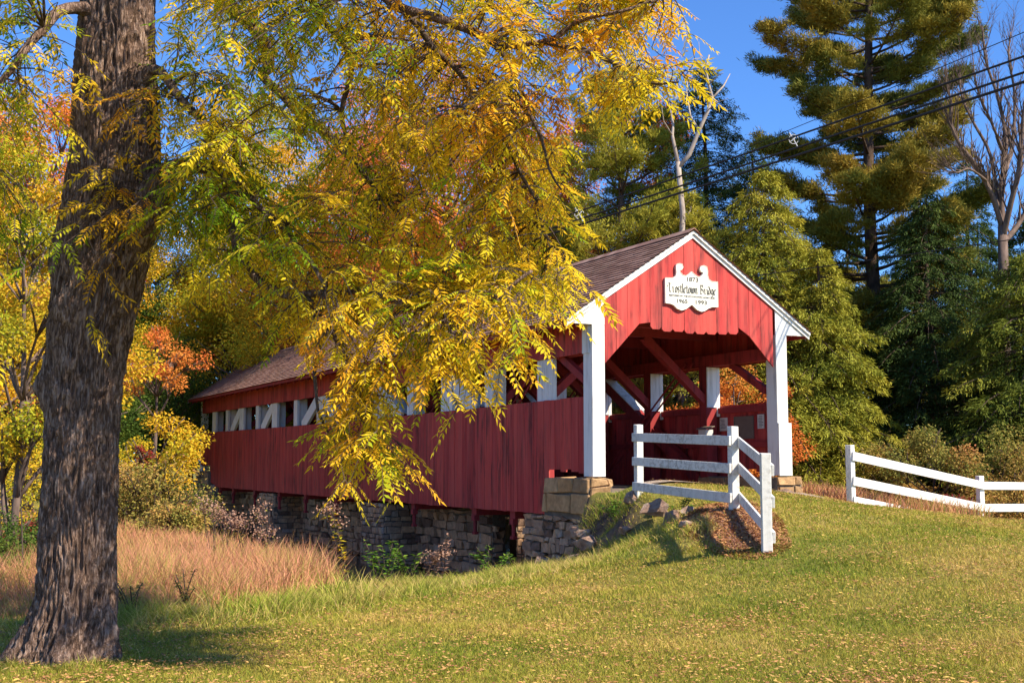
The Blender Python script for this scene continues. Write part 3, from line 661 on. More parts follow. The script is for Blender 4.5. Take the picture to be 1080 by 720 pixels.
# ------------------------------------------------------------------ fences
def fence(name, posts, rails, label, ph=1.2, pw=.115, side=1, th=.035, rw=.135, mt='fence_white'):
    """posts: list of (x,y,ztop); rails: heights below the top"""
    r = empty(name, (posts[0][0], posts[0][1], posts[0][2] - 1.15), 0, label=label, cat='fence'); o0 = r.location.copy(); o0 = Vector(o0)
    for i, (x, y, zt) in enumerate(posts):
        j = min(i, len(posts) - 2); d = (Vector(posts[j + 1][:2]) - Vector(posts[j][:2])).normalized(); n = Vector((-d.y, d.x))
        g = G(); vs = []
        for zz in (zt - ph - .15, zt):
            for a, b in ((-1, -1), (1, -1), (1, 1), (-1, 1)): vs.append(Vector((x + (d.x * a + n.x * b) * pw / 2, y + (d.y * a + n.y * b) * pw / 2, zz + (random.uniform(-.01, .01)))) - o0)
        g.add(vs, [(3, 2, 1, 0), (4, 5, 6, 7), (0, 1, 5, 4), (1, 2, 6, 5), (2, 3, 7, 6), (3, 0, 4, 7)]); g.build('post', MAT[mt], r, bevel=.006)
    for i in range(len(posts) - 1):
        a, b = Vector(posts[i]), Vector(posts[i + 1]); d = (b - a); dn = Vector((d.x, d.y, 0)).normalized(); n = Vector((-dn.y, dn.x, 0)) * side
        for hz in rails:
            off = n * (pw / 2 + th / 2 + .002); e0 = a - dn * .05 + off; e1 = b + dn * (.05 if i == len(posts) - 2 else -.03) + off
            e0.z = a.z - hz + random.uniform(-.01, .01); e1.z = b.z - hz + random.uniform(-.01, .01)
            g = G(); g.beam(e0 - o0, e1 - o0, th, rw, (0, 0, 1)); g.build('rail', MAT[mt], r, bevel=.004)
    return r
P1, P2, P3 = (2.02, 19.53, 2.18), (3.05, 16.87, 2.08), (2.98, 14.41, 1.69)
nf = fence('rail_fence', [P1, P2], (.20, .58, .98), 'weathered white three-rail fence on the bank in front of the portal', side=-1)
def more_fence(r, a, b, rails, side, post=True, ph=1.2, pw=.115):
    t = fence('tmp', [a, b], rails, 'tmp', side=side, ph=ph, pw=pw); k = 0
    for ch in [x for x in bpy.data.objects if x.parent == t]:
        if ch.name.startswith('post'):
            k += 1
            if k == 1: bpy.data.objects.remove(ch); continue
        ch.location = ch.location + (t.location - r.location); ch.parent = r
    bpy.data.objects.remove(t)
more_fence(nf, P2, P3, (.20, .57, .97), 1)
FA, FB, FC_ = (6.63, 24.0, 1.91), (10.3, 27.0, 1.28), (14.4, 28.6, 1.22)
fence('rail_fence', [FA, FB, FC_, (19.0, 30.2, 1.15)], (.22, .70, 1.08), 'bright white rail fence dropping away down the slope at the right', ph=1.25, pw=.13, side=-1, th=.04, rw=.17, mt='fence_bright')

# ------------------------------------------------------------------ vegetation tools
rng = np.random.default_rng(11)
def unit(a): return a / np.maximum(np.linalg.norm(a, axis=-1, keepdims=True), 1e-9)
def leaf_quads(P, Dr, N, Ln, Wd):
    """P base, Dr direction, N rough normal, per-leaf length and width -> folded diamonds (two triangles)"""
    Dr = unit(Dr); S = unit(np.cross(Dr, N)); Nn = np.cross(S, Dr)
    Ln = np.broadcast_to(np.asarray(Ln, float), (len(P),))[:, None]; Wd = np.broadcast_to(np.asarray(Wd, float), (len(P),))[:, None]
    tip = P + Dr * Ln; mid = P + Dr * Ln * .42
    l = mid + S * Wd * .5 + Nn * Wd * .12; r = mid - S * Wd * .5 + Nn * Wd * .12
    V = np.stack([P, l, tip, r], 1).reshape(-1, 3); i = np.arange(len(P))[:, None] * 4
    F = np.concatenate([i + [[0, 2, 1]], i + [[0, 3, 2]]], 1).reshape(-1, 3)
    return V, F
def leaf_obj(name, P, Dr, N, Ln, Wd, rnd, mat, parent=None):
    V, F = leaf_quads(P, Dr, N, Ln, Wd)
    return mesh_arr(name, V, F, mat, parent, np.repeat(rnd, 2))
def curve(a, b, bend, n=6):
    a, b = Vector(a), Vector(b); m = (a + b) / 2 + Vector(bend); return [((1 - t) ** 2) * a + 2 * t * (1 - t) * m + t * t * b for t in [i / (n - 1) for i in range(n)]]
def rnd_unit(n): return unit(rng.normal(size=(n, 3)))
TB = lambda name, p, k: empty(name, p, 0, **k)

def broad(p, H, Rr, zb, ncl, nl, mat, tr, ls, lab, cat='tree', name='broadleaf_tree', bark='grey', lean=(0, 0), cl=.27, group=None, sparse=1.0, flat=.75):
    """trunk, limbs reaching every clump of the crown, and leaves spread through the clumps"""
    root = empty(name, p, 0, label=lab, cat=cat, group=group)
    zc, hz = (zb + H) / 2, (H - zb) / 2
    c = rnd_unit(ncl) * (rng.uniform(.25, 1, (ncl, 1)) ** .5); c[:, 2] = np.clip(c[:, 2], -.9, 1)
    taper = 1 - .35 * np.maximum(c[:, 2], 0) ; c = np.stack([c[:, 0] * Rr * taper, c[:, 1] * Rr * taper, zc + c[:, 2] * hz], 1)
    c[:, :2] += rng.normal(0, .12 * Rr, (ncl, 2)) + np.array(lean)
    g = G(); top = Vector((lean[0], lean[1], H * .86))
    tp = curve((0, 0, -.3), top, (rng.uniform(-.4, .4), rng.uniform(-.3, .3), 0), 9)
    g.tube(tp, [tr * (1.25 if i == 0 else 1 - .85 * i / 8) for i in range(9)], 9)
    g.build('trunk', MAT[bark], root, smooth=True)
    g = G()
    for k in range(ncl):
        t = min(.95, max(.22, (c[k, 2] - Rr * .45) / (H * .86))) ; a = tp[int(t * 8)]
        r0 = tr * (1 - .8 * t) * .45
        pts = curve(a, c[k], (rng.uniform(-.3, .3), rng.uniform(-.3, .3), rng.uniform(0, .12 * H * .3)), 6)
        g.tube(pts, [r0 * (1 - .8 * i / 5) + .01 for i in range(6)], 5)
        for _ in range(3):
            q = Vector(c[k]) + Vector(rnd_unit(1)[0]) * Rr * cl * .9; g.tube(curve(pts[3], q, (0, 0, .1), 4), [.025, .02, .015, .008], 4)
    g.build('limbs', MAT[bark], root, smooth=True)
    nl = int(nl * 1.7); ls = ls * .72
    rc = Rr * cl * rng.uniform(.65, 1.3, ncl); which = rng.integers(0, ncl, int(nl)); d = rnd_unit(len(which)); d[:, 2] *= flat
    rad = rng.uniform(0, 1, len(which)) ** (.45)
    P = c[which] + d * (rc[which] * rad)[:, None]; P += rng.normal(0, .10 * Rr * cl, P.shape)
    clv = rng.uniform(0, 1, ncl)
    out = unit(d + rnd_unit(len(P)) * .9); out[:, 2] -= .35
    leaf_obj('crown', P, out, unit(rnd_unit(len(P)) + np.array([0, 0, .8])), ls * rng.uniform(.6, 1.3, len(P)), ls * .62 * rng.uniform(.7, 1.2, len(P)), np.clip(clv[which] * .55 + rng.uniform(0, 1, len(P)) * .45, 0, 1), MAT[mat], root)
    return root

def pine(p, H, hb, prof, nb, mat, lab, tr=.3, tuft=20, blades=22, bl=.22, up=.25, name='pine_tree', seed=0, group=None, bark='pbark', droop=0.0):
    """tiered boughs that carry plumes of long needles"""
    root = empty(name, p, 0, label=lab, cat='tree', group=group); g = G()
    wob = lambda z: Vector((.12 * math.sin(z * .35 + seed), .1 * math.cos(z * .3 + seed), z))
    g.tube([wob(z) for z in np.linspace(-.4, H, 16)], [tr * (1.15 if i == 0 else 1 - .93 * i / 15) + .015 for i in range(16)], 10); g.build('trunk', MAT[bark], root, smooth=True)
    g = G(); TP = []; TD = []; TS = []; TC = []
    hgt = hb
    for k in range(nb):
        fr = (k + rng.uniform(0, 1)) / nb; z = hb + (H - hb) * fr ** 1.05; Lb = prof(fr) * rng.uniform(.55, 1.2); az = rng.uniform(0, 2 * math.pi)
        dr = Vector((math.cos(az), math.sin(az), 0)); a = wob(z); e = a + dr * Lb + Vector((0, 0, Lb * (up * rng.uniform(.2, 1.5) + .35 * fr - droop)))
        pts = curve(a, e, Vector((0, 0, -Lb * .12)), 7); g.tube(pts, [max(.012, tr * .28 * (1 - fr * .7) * (1 - i / 7)) for i in range(7)], 5)
        nt = max(3, int(tuft * (Lb / prof(.3)))); side = Vector((-dr.y, dr.x, 0)); cv = rng.uniform(0, 1)
        for j in range(nt):
            t = rng.uniform(.35, 1.03) ** .8; i = min(5, int(t * 6)); b = pts[i].lerp(pts[i + 1], min(1, t * 6 - i))
            w = Lb * .34 * (1.15 - t) + .22; off = side * rng.uniform(-w, w); q = b + off + Vector((0, 0, abs(off.length) * .18 + rng.uniform(-.08, .22)))
            if j % 2 == 0: g.tube([b - dr * w * .4, q], [.015, .006], 3)
            TP.append(q); TD.append((dr * .8 + off * .9 + Vector((0, 0, .55)))); TS.append(rng.uniform(.75, 1.25)); TC.append(cv * .5 + rng.uniform(0, .2))
    g.build('boughs', MAT[bark], root, smooth=True)
    TP = np.array([tuple(q) for q in TP]); TD = unit(np.array([tuple(q) for q in TD])); TS = np.array(TS); TC = np.array(TC); n = len(TP)
    P = np.repeat(TP, blades, 0) + rng.normal(0, .11, (n * blades, 3)) * np.array([1, 1, .55]) * np.repeat(TS, blades)[:, None]
    D = unit(np.repeat(TD, blades, 0) * .7 + rnd_unit(n * blades)); D[:, 2] += .25
    leaf_obj('needles', P, D, rnd_unit(len(P)), bl * rng.uniform(.7, 1.2, len(P)), .027, np.clip(np.repeat(TC, blades) + rng.uniform(0, .35, len(P)), 0, 1), MAT[mat], root)
    return root

def hemlock(p, H, hb, prof, nb, mat, lab, tr=.25, tw=16, bl=.20, name='hemlock_tree', seed=0, group=None, cat='tree'):
    """many drooping boughs with flat feathery sprays"""
    root = empty(name, p, 0, label=lab, cat=cat, group=group); g = G()
    g.tube([(0.05 * math.sin(z + seed), 0, z) for z in np.linspace(-.4, H, 12)], [tr * (1 - .95 * i / 11) + .01 for i in range(12)], 9); g.build('trunk', MAT['pbark'], root, smooth=True)
    g = G(); P = []; D = []; CV = []
    for k in range(nb):
        fr = (k + rng.uniform(0, 1)) / nb; z = hb + (H - hb) * fr; Lb = prof(fr) * rng.uniform(.5, 1.25); az = rng.uniform(0, 6.283)
        dr = Vector((math.cos(az), math.sin(az), 0)); a = Vector((0, 0, z)); e = a + dr * Lb + Vector((0, 0, -Lb * rng.uniform(.12, .5)))
        pts = curve(a, e, Vector((0, 0, Lb * .22)), 6); g.tube(pts, [max(.008, .05 * (1 - fr * .8) * (1 - i / 6)) for i in range(6)], 4)
        side = Vector((-dr.y, dr.x, 0)); cv = rng.uniform(0, 1); nt = max(4, int(tw * Lb / max(prof(.2), .1)))
        for j in range(nt):
            t = rng.uniform(.2, 1.0); i = min(4, int(t * 5)); b = pts[i].lerp(pts[i + 1], min(1, t * 5 - i)); s = rng.choice([-1, 1])
            wl = (Lb * .42 * (1.1 - t) + .15) * rng.uniform(.6, 1.2); tw_d = (dr * .75 + side * s + Vector((0, 0, -.25 * rng.uniform(.2, 1.6)))).normalized()
            nn = int((6 + wl * 9) * 3.0); tt = rng.uniform(0, 1, nn) ** .8
            q = np.array(tuple(b)) + tt[:, None] * wl * np.array(tuple(tw_d)); q += rng.normal(0, .05, q.shape); q[:, 2] -= tt ** 2 * wl * .25
            P.append(q); dd = np.array(tuple(tw_d))[None] + rnd_unit(nn) * .75; dd[:, 2] -= .35; D.append(dd); CV.append(np.full(nn, cv * .45) + rng.uniform(0, .2))
    g.build('boughs', MAT['pbark'], root, smooth=True)
    P = np.concatenate(P); D = np.concatenate(D); CV = np.concatenate(CV)
    N = rnd_unit(len(P)) * .6 + np.array([0, 0, 1.0])
    leaf_obj('needles', P, D, N, bl * .64 * rng.uniform(.6, 1.3, len(P)), bl * .16, np.clip(CV + rng.uniform(0, .35, len(P)), 0, 1), MAT[mat], root)
    return root

def bare(p, H, lab, mat='grey', tr=.2, splits=None, spread=.35, seed=3, name='bare_tree', depth=5, first=.25, nch=(2, 4), taper=.66):
    root = empty(name, p, 0, label=lab, cat='tree'); g = G(); rs = random.Random(seed); tk = G()
    def grow(a, d, ln, r, lev, gg):
        pts = [a]; q = a; dd = d
        n = 5
        for i in range(n):
            dd = (dd + Vector((rs.uniform(-.16, .16), rs.uniform(-.16, .16), rs.uniform(0, .12)))).normalized(); q = q + dd * ln / n; pts.append(q)
        gg.tube(pts, [r * (1 - .45 * i / n) for i in range(n + 1)], 7 if lev < 2 else 4)
        if lev < depth:
            for k in range(rs.randint(*nch)):
                t = rs.uniform(.35, 1.0) if k else 1.0; b = pts[int(t * n)]; az = rs.uniform(0, 6.28)
                nd = (dd + Vector((math.cos(az), math.sin(az), rs.uniform(-.1, .5))) * spread * rs.uniform(.6, 1.4)).normalized()
                grow(b, nd, ln * rs.uniform(taper - .12, taper + .1) * (.72 if lev == 0 else 1), r * .55 * (1 if t == 1.0 else .75), lev + 1, g)
    grow(Vector((0, 0, -.2)), Vector((rs.uniform(-.06, .06), 0, 1)), H * first, tr, 0, tk)
    tk.build('trunk', MAT[mat], root, smooth=True); g.build('limbs', MAT[mat], root, smooth=True); return root
def limb_tree(p, name, lab, mat, trunk, limbs, seed, Y, twl=(.7, 1.5), ntw=7, tilt=.5):
    P0 = Vector(p); root = empty(name, P0, 0, label=lab, cat='tree'); rs = random.Random(seed)
    cv = lambda l: [at(a, b, Y + c) - P0 for a, b, c in l]
    g = G(); q = [Vector((0, 0, -.3))] + cv([t[:3] for t in trunk]); g.tube(q, [trunk[0][3] * 1.15] + [t[3] for t in trunk], 10); g.build('trunk', MAT[mat], root, smooth=True)
    for l, r0 in limbs:
        q, rr = catmull(cv(l), [r0 * (1 - .72 * k / (len(l) - 1)) for k in range(len(l))], 4); g = G(); g.tube(q, rr, 7)
        for _ in range(ntw * len(l) // 3):
            k = rs.randint(2, len(q) - 1); a = q[k]; d = (q[k] - q[k - 1]).normalized(); az = rs.uniform(0, 6.28)
            d = (d + Vector((math.cos(az) * tilt, math.sin(az) * tilt, rs.uniform(0, .4)))).normalized(); ln = rs.uniform(*twl); pts = [a]; b = a
            for s in range(5):
                d = (d + Vector((rs.uniform(-.2, .2), rs.uniform(-.2, .2), .12))).normalized(); b = b + d * ln / 5; pts.append(b)
            r1 = min(rr[k] * .5, .035); g.tube(pts, [r1 * (1 - .16 * s) for s in range(6)], 4)
            for s in (2, 3, 4):
                for _2 in range(2):
                    az = rs.uniform(0, 6.28); e = pts[s] + (d + Vector((math.cos(az), math.sin(az), rs.uniform(-.2, .3))) * .55).normalized() * ln * rs.uniform(.25, .5); g.tube(curve(pts[s], e, (0, 0, .03), 4), [r1 * .4, r1 * .3, r1 * .2, .003], 3)
        g.build('limb', MAT[mat], root, smooth=True)
    return root
def catmull(P, R_, n):
    O = []; OR = []
    for i in range(len(P) - 1):
        p0, p1, p2, p3 = P[max(i - 1, 0)], P[i], P[i + 1], P[min(i + 2, len(P) - 1)]
        for j in range(n):
            t = j / n; O.append(.5 * ((2 * p1) + (p2 - p0) * t + (2 * p0 - 5 * p1 + 4 * p2 - p3) * t * t + (3 * p1 - p0 - 3 * p2 + p3) * t ** 3)); OR.append(R_[i] * (1 - t) + R_[i + 1] * t)
    O.append(P[-1]); OR.append(R_[-1]); return O, OR
def base(px, Y, py=470):
    q = at(px, py, Y); return (q.x, q.y, Tz(q.x, q.y))
def toph(px, py, Y): q = at(px, py, Y); return q.z - Tz(q.x, q.y)

# ------------------------------------------------------------------ the woods
rng = np.random.default_rng(5); random.seed(5)
pine(base(928, 38), 23.5, 4.0, lambda f: 1.2 + 2.35 * math.sin(math.pi * f ** .95), 150, 'pine_needle', 'tall white pine with layered plumes standing above the right end of the woods', tr=.30, tuft=52, blades=96, bl=.19, seed=1, up=.14)
hemlock(base(812, 34), toph(812, 178, 34), .6, lambda f: 4.0 * (1 - f) ** .7 + .2, 420, 'gold_needle', 'yellow-green feathery hemlock right behind the gable peak', tr=.2, tw=22, seed=2)
hemlock(base(868, 33), toph(868, 262, 33), .2, lambda f: 2.4 * (1 - f) ** .7 + .15, 230, 'gold_needle', 'green hemlock beside the right corner post of the portal', tr=.18, tw=20, seed=3)
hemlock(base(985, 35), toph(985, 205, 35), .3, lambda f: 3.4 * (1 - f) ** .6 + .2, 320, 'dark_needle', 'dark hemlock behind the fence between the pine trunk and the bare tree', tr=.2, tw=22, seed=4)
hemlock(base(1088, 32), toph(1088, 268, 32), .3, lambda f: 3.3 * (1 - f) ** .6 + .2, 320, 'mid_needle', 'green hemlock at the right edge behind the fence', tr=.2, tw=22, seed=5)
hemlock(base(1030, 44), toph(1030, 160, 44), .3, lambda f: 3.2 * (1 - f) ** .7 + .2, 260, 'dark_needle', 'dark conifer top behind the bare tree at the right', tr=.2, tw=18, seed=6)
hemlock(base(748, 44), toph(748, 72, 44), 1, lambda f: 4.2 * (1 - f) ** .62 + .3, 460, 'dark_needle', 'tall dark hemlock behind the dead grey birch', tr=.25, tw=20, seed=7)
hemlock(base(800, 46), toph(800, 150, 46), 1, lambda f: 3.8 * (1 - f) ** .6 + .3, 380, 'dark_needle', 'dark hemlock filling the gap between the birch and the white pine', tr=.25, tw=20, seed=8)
pine(base(655, 40), toph(655, 78, 40), 1.5, lambda f: 3.9 * (1 - f ** 1.6) ** .8 + .5, 165, 'gold_needle', 'golden-green pine behind the bridge roof left of the gable peak', tr=.25, tuft=30, blades=64, bl=.18, seed=3)
pine(base(720, 38), toph(720, 215, 38), 1.5, lambda f: 3.0 * (1 - f ** 1.4) ** .8 + .4, 120, 'gold_needle', 'low golden pine just behind the gable peak', tr=.2, tuft=26, blades=60, bl=.17, seed=4)
broad(base(655, 46), toph(655, 62, 46), 2.9, 5, 34, 16000, 'orange_leaf', .2, .17, 'rust-orange maple top rising behind the golden pine', name='maple_tree')
bq = base(722, 37); BQ = Vector(bq); db = empty('dead_birch_tree', BQ, 0, label='dead grey birch with forked bare top above the roof', cat='tree')
def _pp(l, Y=37): return [at(a, b, Y + c) - BQ for a, b, c in l]
g = G(); g.tube([Vector((0, 0, -.3))] + _pp([(722, 400, 0), (718, 300, 0), (720, 224, 0), (715, 171, 0)]), [.11, .10, .095, .085, .08], 8); g.build('trunk', MAT['pale'], db, smooth=True)
for l, r0 in (([(716, 176, 0), (709, 143, .2), (710, 132, .3), (704, 100, .5), (708, 80, .6)], .06), ([(716, 176, 0), (727, 163, 0), (737, 138, -.2), (747, 116, -.3), (751, 102, -.3), (747, 88, -.4), (744, 71, -.4), (748, 58, -.5)], .085), ([(751, 104, -.3), (763, 91, 0), (770, 78, .3)], .04), ([(747, 90, -.4), (757, 80, -.8), (763, 77, -1)], .025),
              ([(737, 138, -.2), (728, 122, .4), (724, 96, .8), (727, 75, 1)], .04), ([(709, 143, .2), (700, 128, -.4), (697, 108, -.8)], .03), ([(747, 116, -.3), (757, 108, -1), (768, 104, -1.4)], .022), ([(744, 71, -.4), (738, 58, .2), (737, 44, .4)], .02), ([(718, 240, 0), (728, 222, .5), (733, 200, .9)], .03), ([(717, 260, 0), (706, 240, .5), (700, 222, .8)], .028)):
    g = G(); q = _pp(l); g.tube(q, [r0 * (1 - .7 * k / (len(q) - 1)) for k in range(len(q))], 6); g.build('limb', MAT['pale'], db, smooth=True)
limb_tree(base(1060, 34.6), 'bare_tree', 'leafless brown tree with many upright limbs at the right edge', 'grey', [(1060, 420, 0, .18), (1059, 300, 0, .16), (1057, 238, 0, .12)],
  [([(1057, 240, 0), (1046, 205, -.3), (1030, 176, -.6), (1012, 152, -.8), (1003, 130, -1), (1003, 108, -1.1), (998, 88, -1.2)], 0.086), ([(1058, 245, 0), (1056, 202, .2), (1059, 173, .4), (1061, 145, .5), (1052, 101, .6), (1040, 65, .7), (1036, 28, .8)], 0.094), ([(1058, 250, 0), (1066, 215, -.4), (1076, 173, -.7), (1079, 126, -.8), (1085, 80, -1), (1084, 50, -1)], 0.094),
   ([(1053, 225, 0), (1045, 165, .9), (1026, 128, 1.2), (1014, 100, 1.4), (1012, 72, 1.5)], 0.062), ([(1059, 255, 0), (1075, 235, .5), (1098, 190, .9), (1108, 130, 1.2), (1112, 80, 1.4)], 0.086), ([(1058, 190, .3), (1068, 150, 1), (1070, 100, 1.3), (1064, 60, 1.6), (1066, 34, 1.8)], 0.062), ([(1040, 190, -.5), (1022, 178, -1.2), (1008, 182, -1.6), (996, 170, -2)], 0.039), ([(1058, 160, .4), (1046, 130, -.3), (1030, 92, -.8), (1026, 60, -1)], 0.047)], 5, 34.6, ntw=20, twl=(.6, 1.3))
broad(base(470, 46), toph(470, 52, 46), 4.6, 3, 64, 42000, 'orange_leaf', .25, .17, 'large orange maple behind the middle of the bridge', name='maple_tree')
broad(base(545, 50), toph(545, 95, 50), 3.6, 3, 46, 24000, 'orange_leaf', .25, .17, 'pinkish-orange maple right of the large orange maple', name='maple_tree')
broad(base(775, 31), 3.9, 1.7, .9, 26, 9000, 'orange_leaf', .07, .10, 'small bright orange maple seen through the portal', name='maple_tree')
broad(base(690, 36), 3.6, 2.6, .5, 30, 12000, 'yellow_leaf', .07, .11, 'low yellow tree seen through the bridge opening', name='broadleaf_tree')
broad(base(850, 40), toph(850, 300, 40), 1.3, 4.0, 18, 3600, 'orange_leaf', .08, .13, 'slim orange sapling in front of the pine trunk', name='maple_tree')
broad(base(200, 62), toph(200, 240, 62), 4.2, 3.4, 46, 24000, 'yellow_leaf', .2, .16, 'bright yellow tree above the far end of the bridge roof', name='broadleaf_tree', bark='grey')
broad(base(330, 52), toph(330, 120, 52), 4.4, 2.5, 50, 26000, 'yellow_leaf', .25, .17, 'yellow-green tree behind the walnut boughs above the bridge roof', name='broadleaf_tree')
broad(base(178, 54), toph(178, 360, 54), 3.4, .4, 44, 26000, 'green_leaf', .16, .13, 'dark green tree left of the far end of the bridge', name='broadleaf_tree')
broad(base(152, 38), toph(152, 340, 38), 1.4, 4.0, 18, 2200, 'orange_leaf', .10, .13, 'thin leaning tree with rusty top between walnut trunk and bridge', name='maple_tree', bark='grey', lean=(.25, 0))
broad(base(160, 32), 3.0, 1.6, 1.0, 18, 3600, 'yellow_leaf', .04, .12, 'yellow sapling growing out of the brush left of the bridge', name='broadleaf_tree')
broad(base(30, 40), toph(30, 60, 40), 3.6, 3, 44, 20000, 'orange_leaf', .22, .16, 'orange maple at the upper left behind the walnut trunk', name='maple_tree')
broad(base(-40, 34), toph(-40, 250, 34), 3.2, 1, 40, 20000, 'yellow_leaf', .2, .14, 'yellow tree at the left edge behind the dry grass', name='broadleaf_tree')
broad(base(60, 46), toph(60, 330, 46), 3.4, .5, 40, 20000, 'green_leaf', .2, .14, 'green understorey tree behind the walnut trunk', name='broadleaf_tree')
bare(base(12, 26), 9.0, 'pale slender bare trunk at the left edge behind the dry grass', 'pale', .12, seed=9, depth=3, first=.55, spread=.3, nch=(1, 2))
broad(base(262, 60), toph(262, 105, 60), 4.6, 2.5, 60, 36000, 'yellow_leaf', .25, .17, 'broad yellow tree crowning the far end of the bridge', name='broadleaf_tree')
broad(base(150, 60), toph(150, 150, 60), 4.2, 1.5, 56, 30000, 'green_leaf', .25, .18, 'tall green tree between the walnut trunk and the yellow crowns', name='broadleaf_tree')
broad(base(400, 52), toph(400, 85, 52), 4.4, 2.5, 60, 36000, 'orange_leaf', .25, .16, 'coppery tree behind the middle of the bridge roof', name='broadleaf_tree')
broad(base(572, 44), toph(572, 110, 44), 3.0, 1.5, 44, 22000, 'orange_leaf', .2, .14, 'rusty tree just left of the golden-green pine', name='maple_tree')
broad(base(500, 45), toph(500, 235, 45), 3.0, 1.5, 44, 22000, 'yellow_leaf', .2, .14, 'lower yellow tree close behind the bridge roof', name='broadleaf_tree')
broad(base(90, 54), toph(90, 210, 54), 3.6, 1, 50, 26000, 'yellow_leaf', .2, .15, 'yellow tree showing right of the walnut trunk', name='broadleaf_tree')
broad(base(-5, 50), toph(-5, 70, 50), 4.0, 1, 50, 26000, 'yellow_leaf', .2, .16, 'tall yellow tree at the far left behind the sapling', name='broadleaf_tree')
# filler trees behind, copies of three seeds
grp = 'trees crowded at the back of the woods'
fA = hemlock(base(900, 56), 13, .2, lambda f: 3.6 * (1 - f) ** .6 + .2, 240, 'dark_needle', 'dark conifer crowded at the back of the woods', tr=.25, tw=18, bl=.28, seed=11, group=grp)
fB = broad(base(420, 60), 12, 4.0, .6, 46, 20000, 'green_leaf', .25, .22, 'dull green leafy tree crowded at the back of the woods', group=grp)
fC = broad(base(250, 58), 10, 3.8, .6, 46, 20000, 'yellow_leaf', .25, .22, 'yellow leafy tree crowded at the back of the woods', group=grp)
FILL = ['just right of the white pine trunk', 'left of the bare tree', 'at the far right edge', 'between hemlock and birch', 'behind the gable peak', 'behind the dead birch', 'behind the golden pine', 'behind the rusty maple top', 'behind the pinkish maple', 'beyond the right edge', 'behind the middle of the roof',
        'right of the orange maple', 'above the left part of the roof', 'just right of the walnut trunk', 'left of the walnut trunk', 'beyond the left edge', 'behind the near half of the roof', 'over the far end of the bridge', 'lowest beyond the left edge',
        'showing past the walnut trunk', 'behind the big orange maple', 'far beyond the left edge', 'behind the green tree over the roof', 'low behind the walnut trunk']
for src, spots in ((fA, [(970, 54, 1.0), (1040, 57, 1.05), (1110, 52, 1.1), (840, 58, 1.0), (780, 56, .95), (705, 54, 1.0), (640, 60, 1.0), (600, 55, .9), (560, 62, 1.0), (1180, 56, 1.2), (370, 62, .9)]),
                   (fB, [(500, 64, 1.1), (300, 64, 1.2), (120, 58, .85), (0, 58, .9), (-120, 56, 1.0), (590, 64, .95), (190, 62, .75), (-60, 50, .7)]),
                   (fC, [(90, 64, .8), (460, 62, .8), (-180, 52, .9), (340, 60, .8), (30, 52, .7)])):
    for px, Y, s in spots:
        c = copy_tree(src); c['label'] = src['label'].split(' crowded')[0] + ' at the back, ' + FILL.pop(0); c.location = base(px, Y); c.rotation_euler.z = rng.uniform(0, 6.28); c.scale = (s * 1.1, s * 1.1, s)

# shrubs and brush
def shrub(p, H, Rr, n, mat, lab, ls=.09, name='shrub', group=None, bark='twig', ncl=16):
    return broad(p, H, Rr, .05, ncl, n, mat, .03, ls, lab, cat='shrub', name=name, bark=bark, cl=.34, group=group)
shrub(base(985, 29), 2.3, 1.5, 9000, 'shrub_leaf', 'rusty green bush behind the first rail of the white fence')
shrub(base(1055, 29.3), 2.1, 1.5, 8000, 'shrub_leaf', 'speckled bush behind the fence near the right edge')
shrub(base(930, 31), 1.3, 1.0, 4000, 'shrub_leaf', 'small olive bush behind the left end of the white fence')
shrub(base(1004, 27.6), .8, .45, 900, 'red_leaf', 'small scarlet bush showing between the fence rails', ls=.07)
gsh = 'brush along the edge of the field'
for i, (px, Y, H_, r_, mt, lb) in enumerate([(150, 30, 1.7, 1.8, 'shrub_leaf', 'olive brush clump in front of the far abutment'), (172, 33, 1.7, 1.2, 'green_leaf', 'dark green brush at the far left corner of the bridge'), (95, 30, 1.6, 1.6, 'shrub_leaf', 'brush clump just right of the walnut trunk'),
     (10, 26, 1.9, 1.7, 'yellow_leaf', 'yellow brush at the left edge of the field'), (-60, 24, 2.2, 1.7, 'yellow_leaf', 'taller yellow brush beyond the left edge'), (148, 33, 2.4, .5, 'red_leaf', 'crimson creeper climbing the thin leaning tree'),
     (185, 27, .9, .8, 'shrub_leaf', 'reddish low brush before the far abutment'), (40, 19, .8, .5, 'red_leaf', 'small crimson weed left of the walnut trunk'), (5, 16.5, .9, 1.0, 'green_leaf', 'dark shaded brush left of the walnut base')]):
    shrub(base(px, Y), H_, r_, 3500 if r_ > .7 else 1200, mt, lb, ls=.10 if Y > 25 else .07)
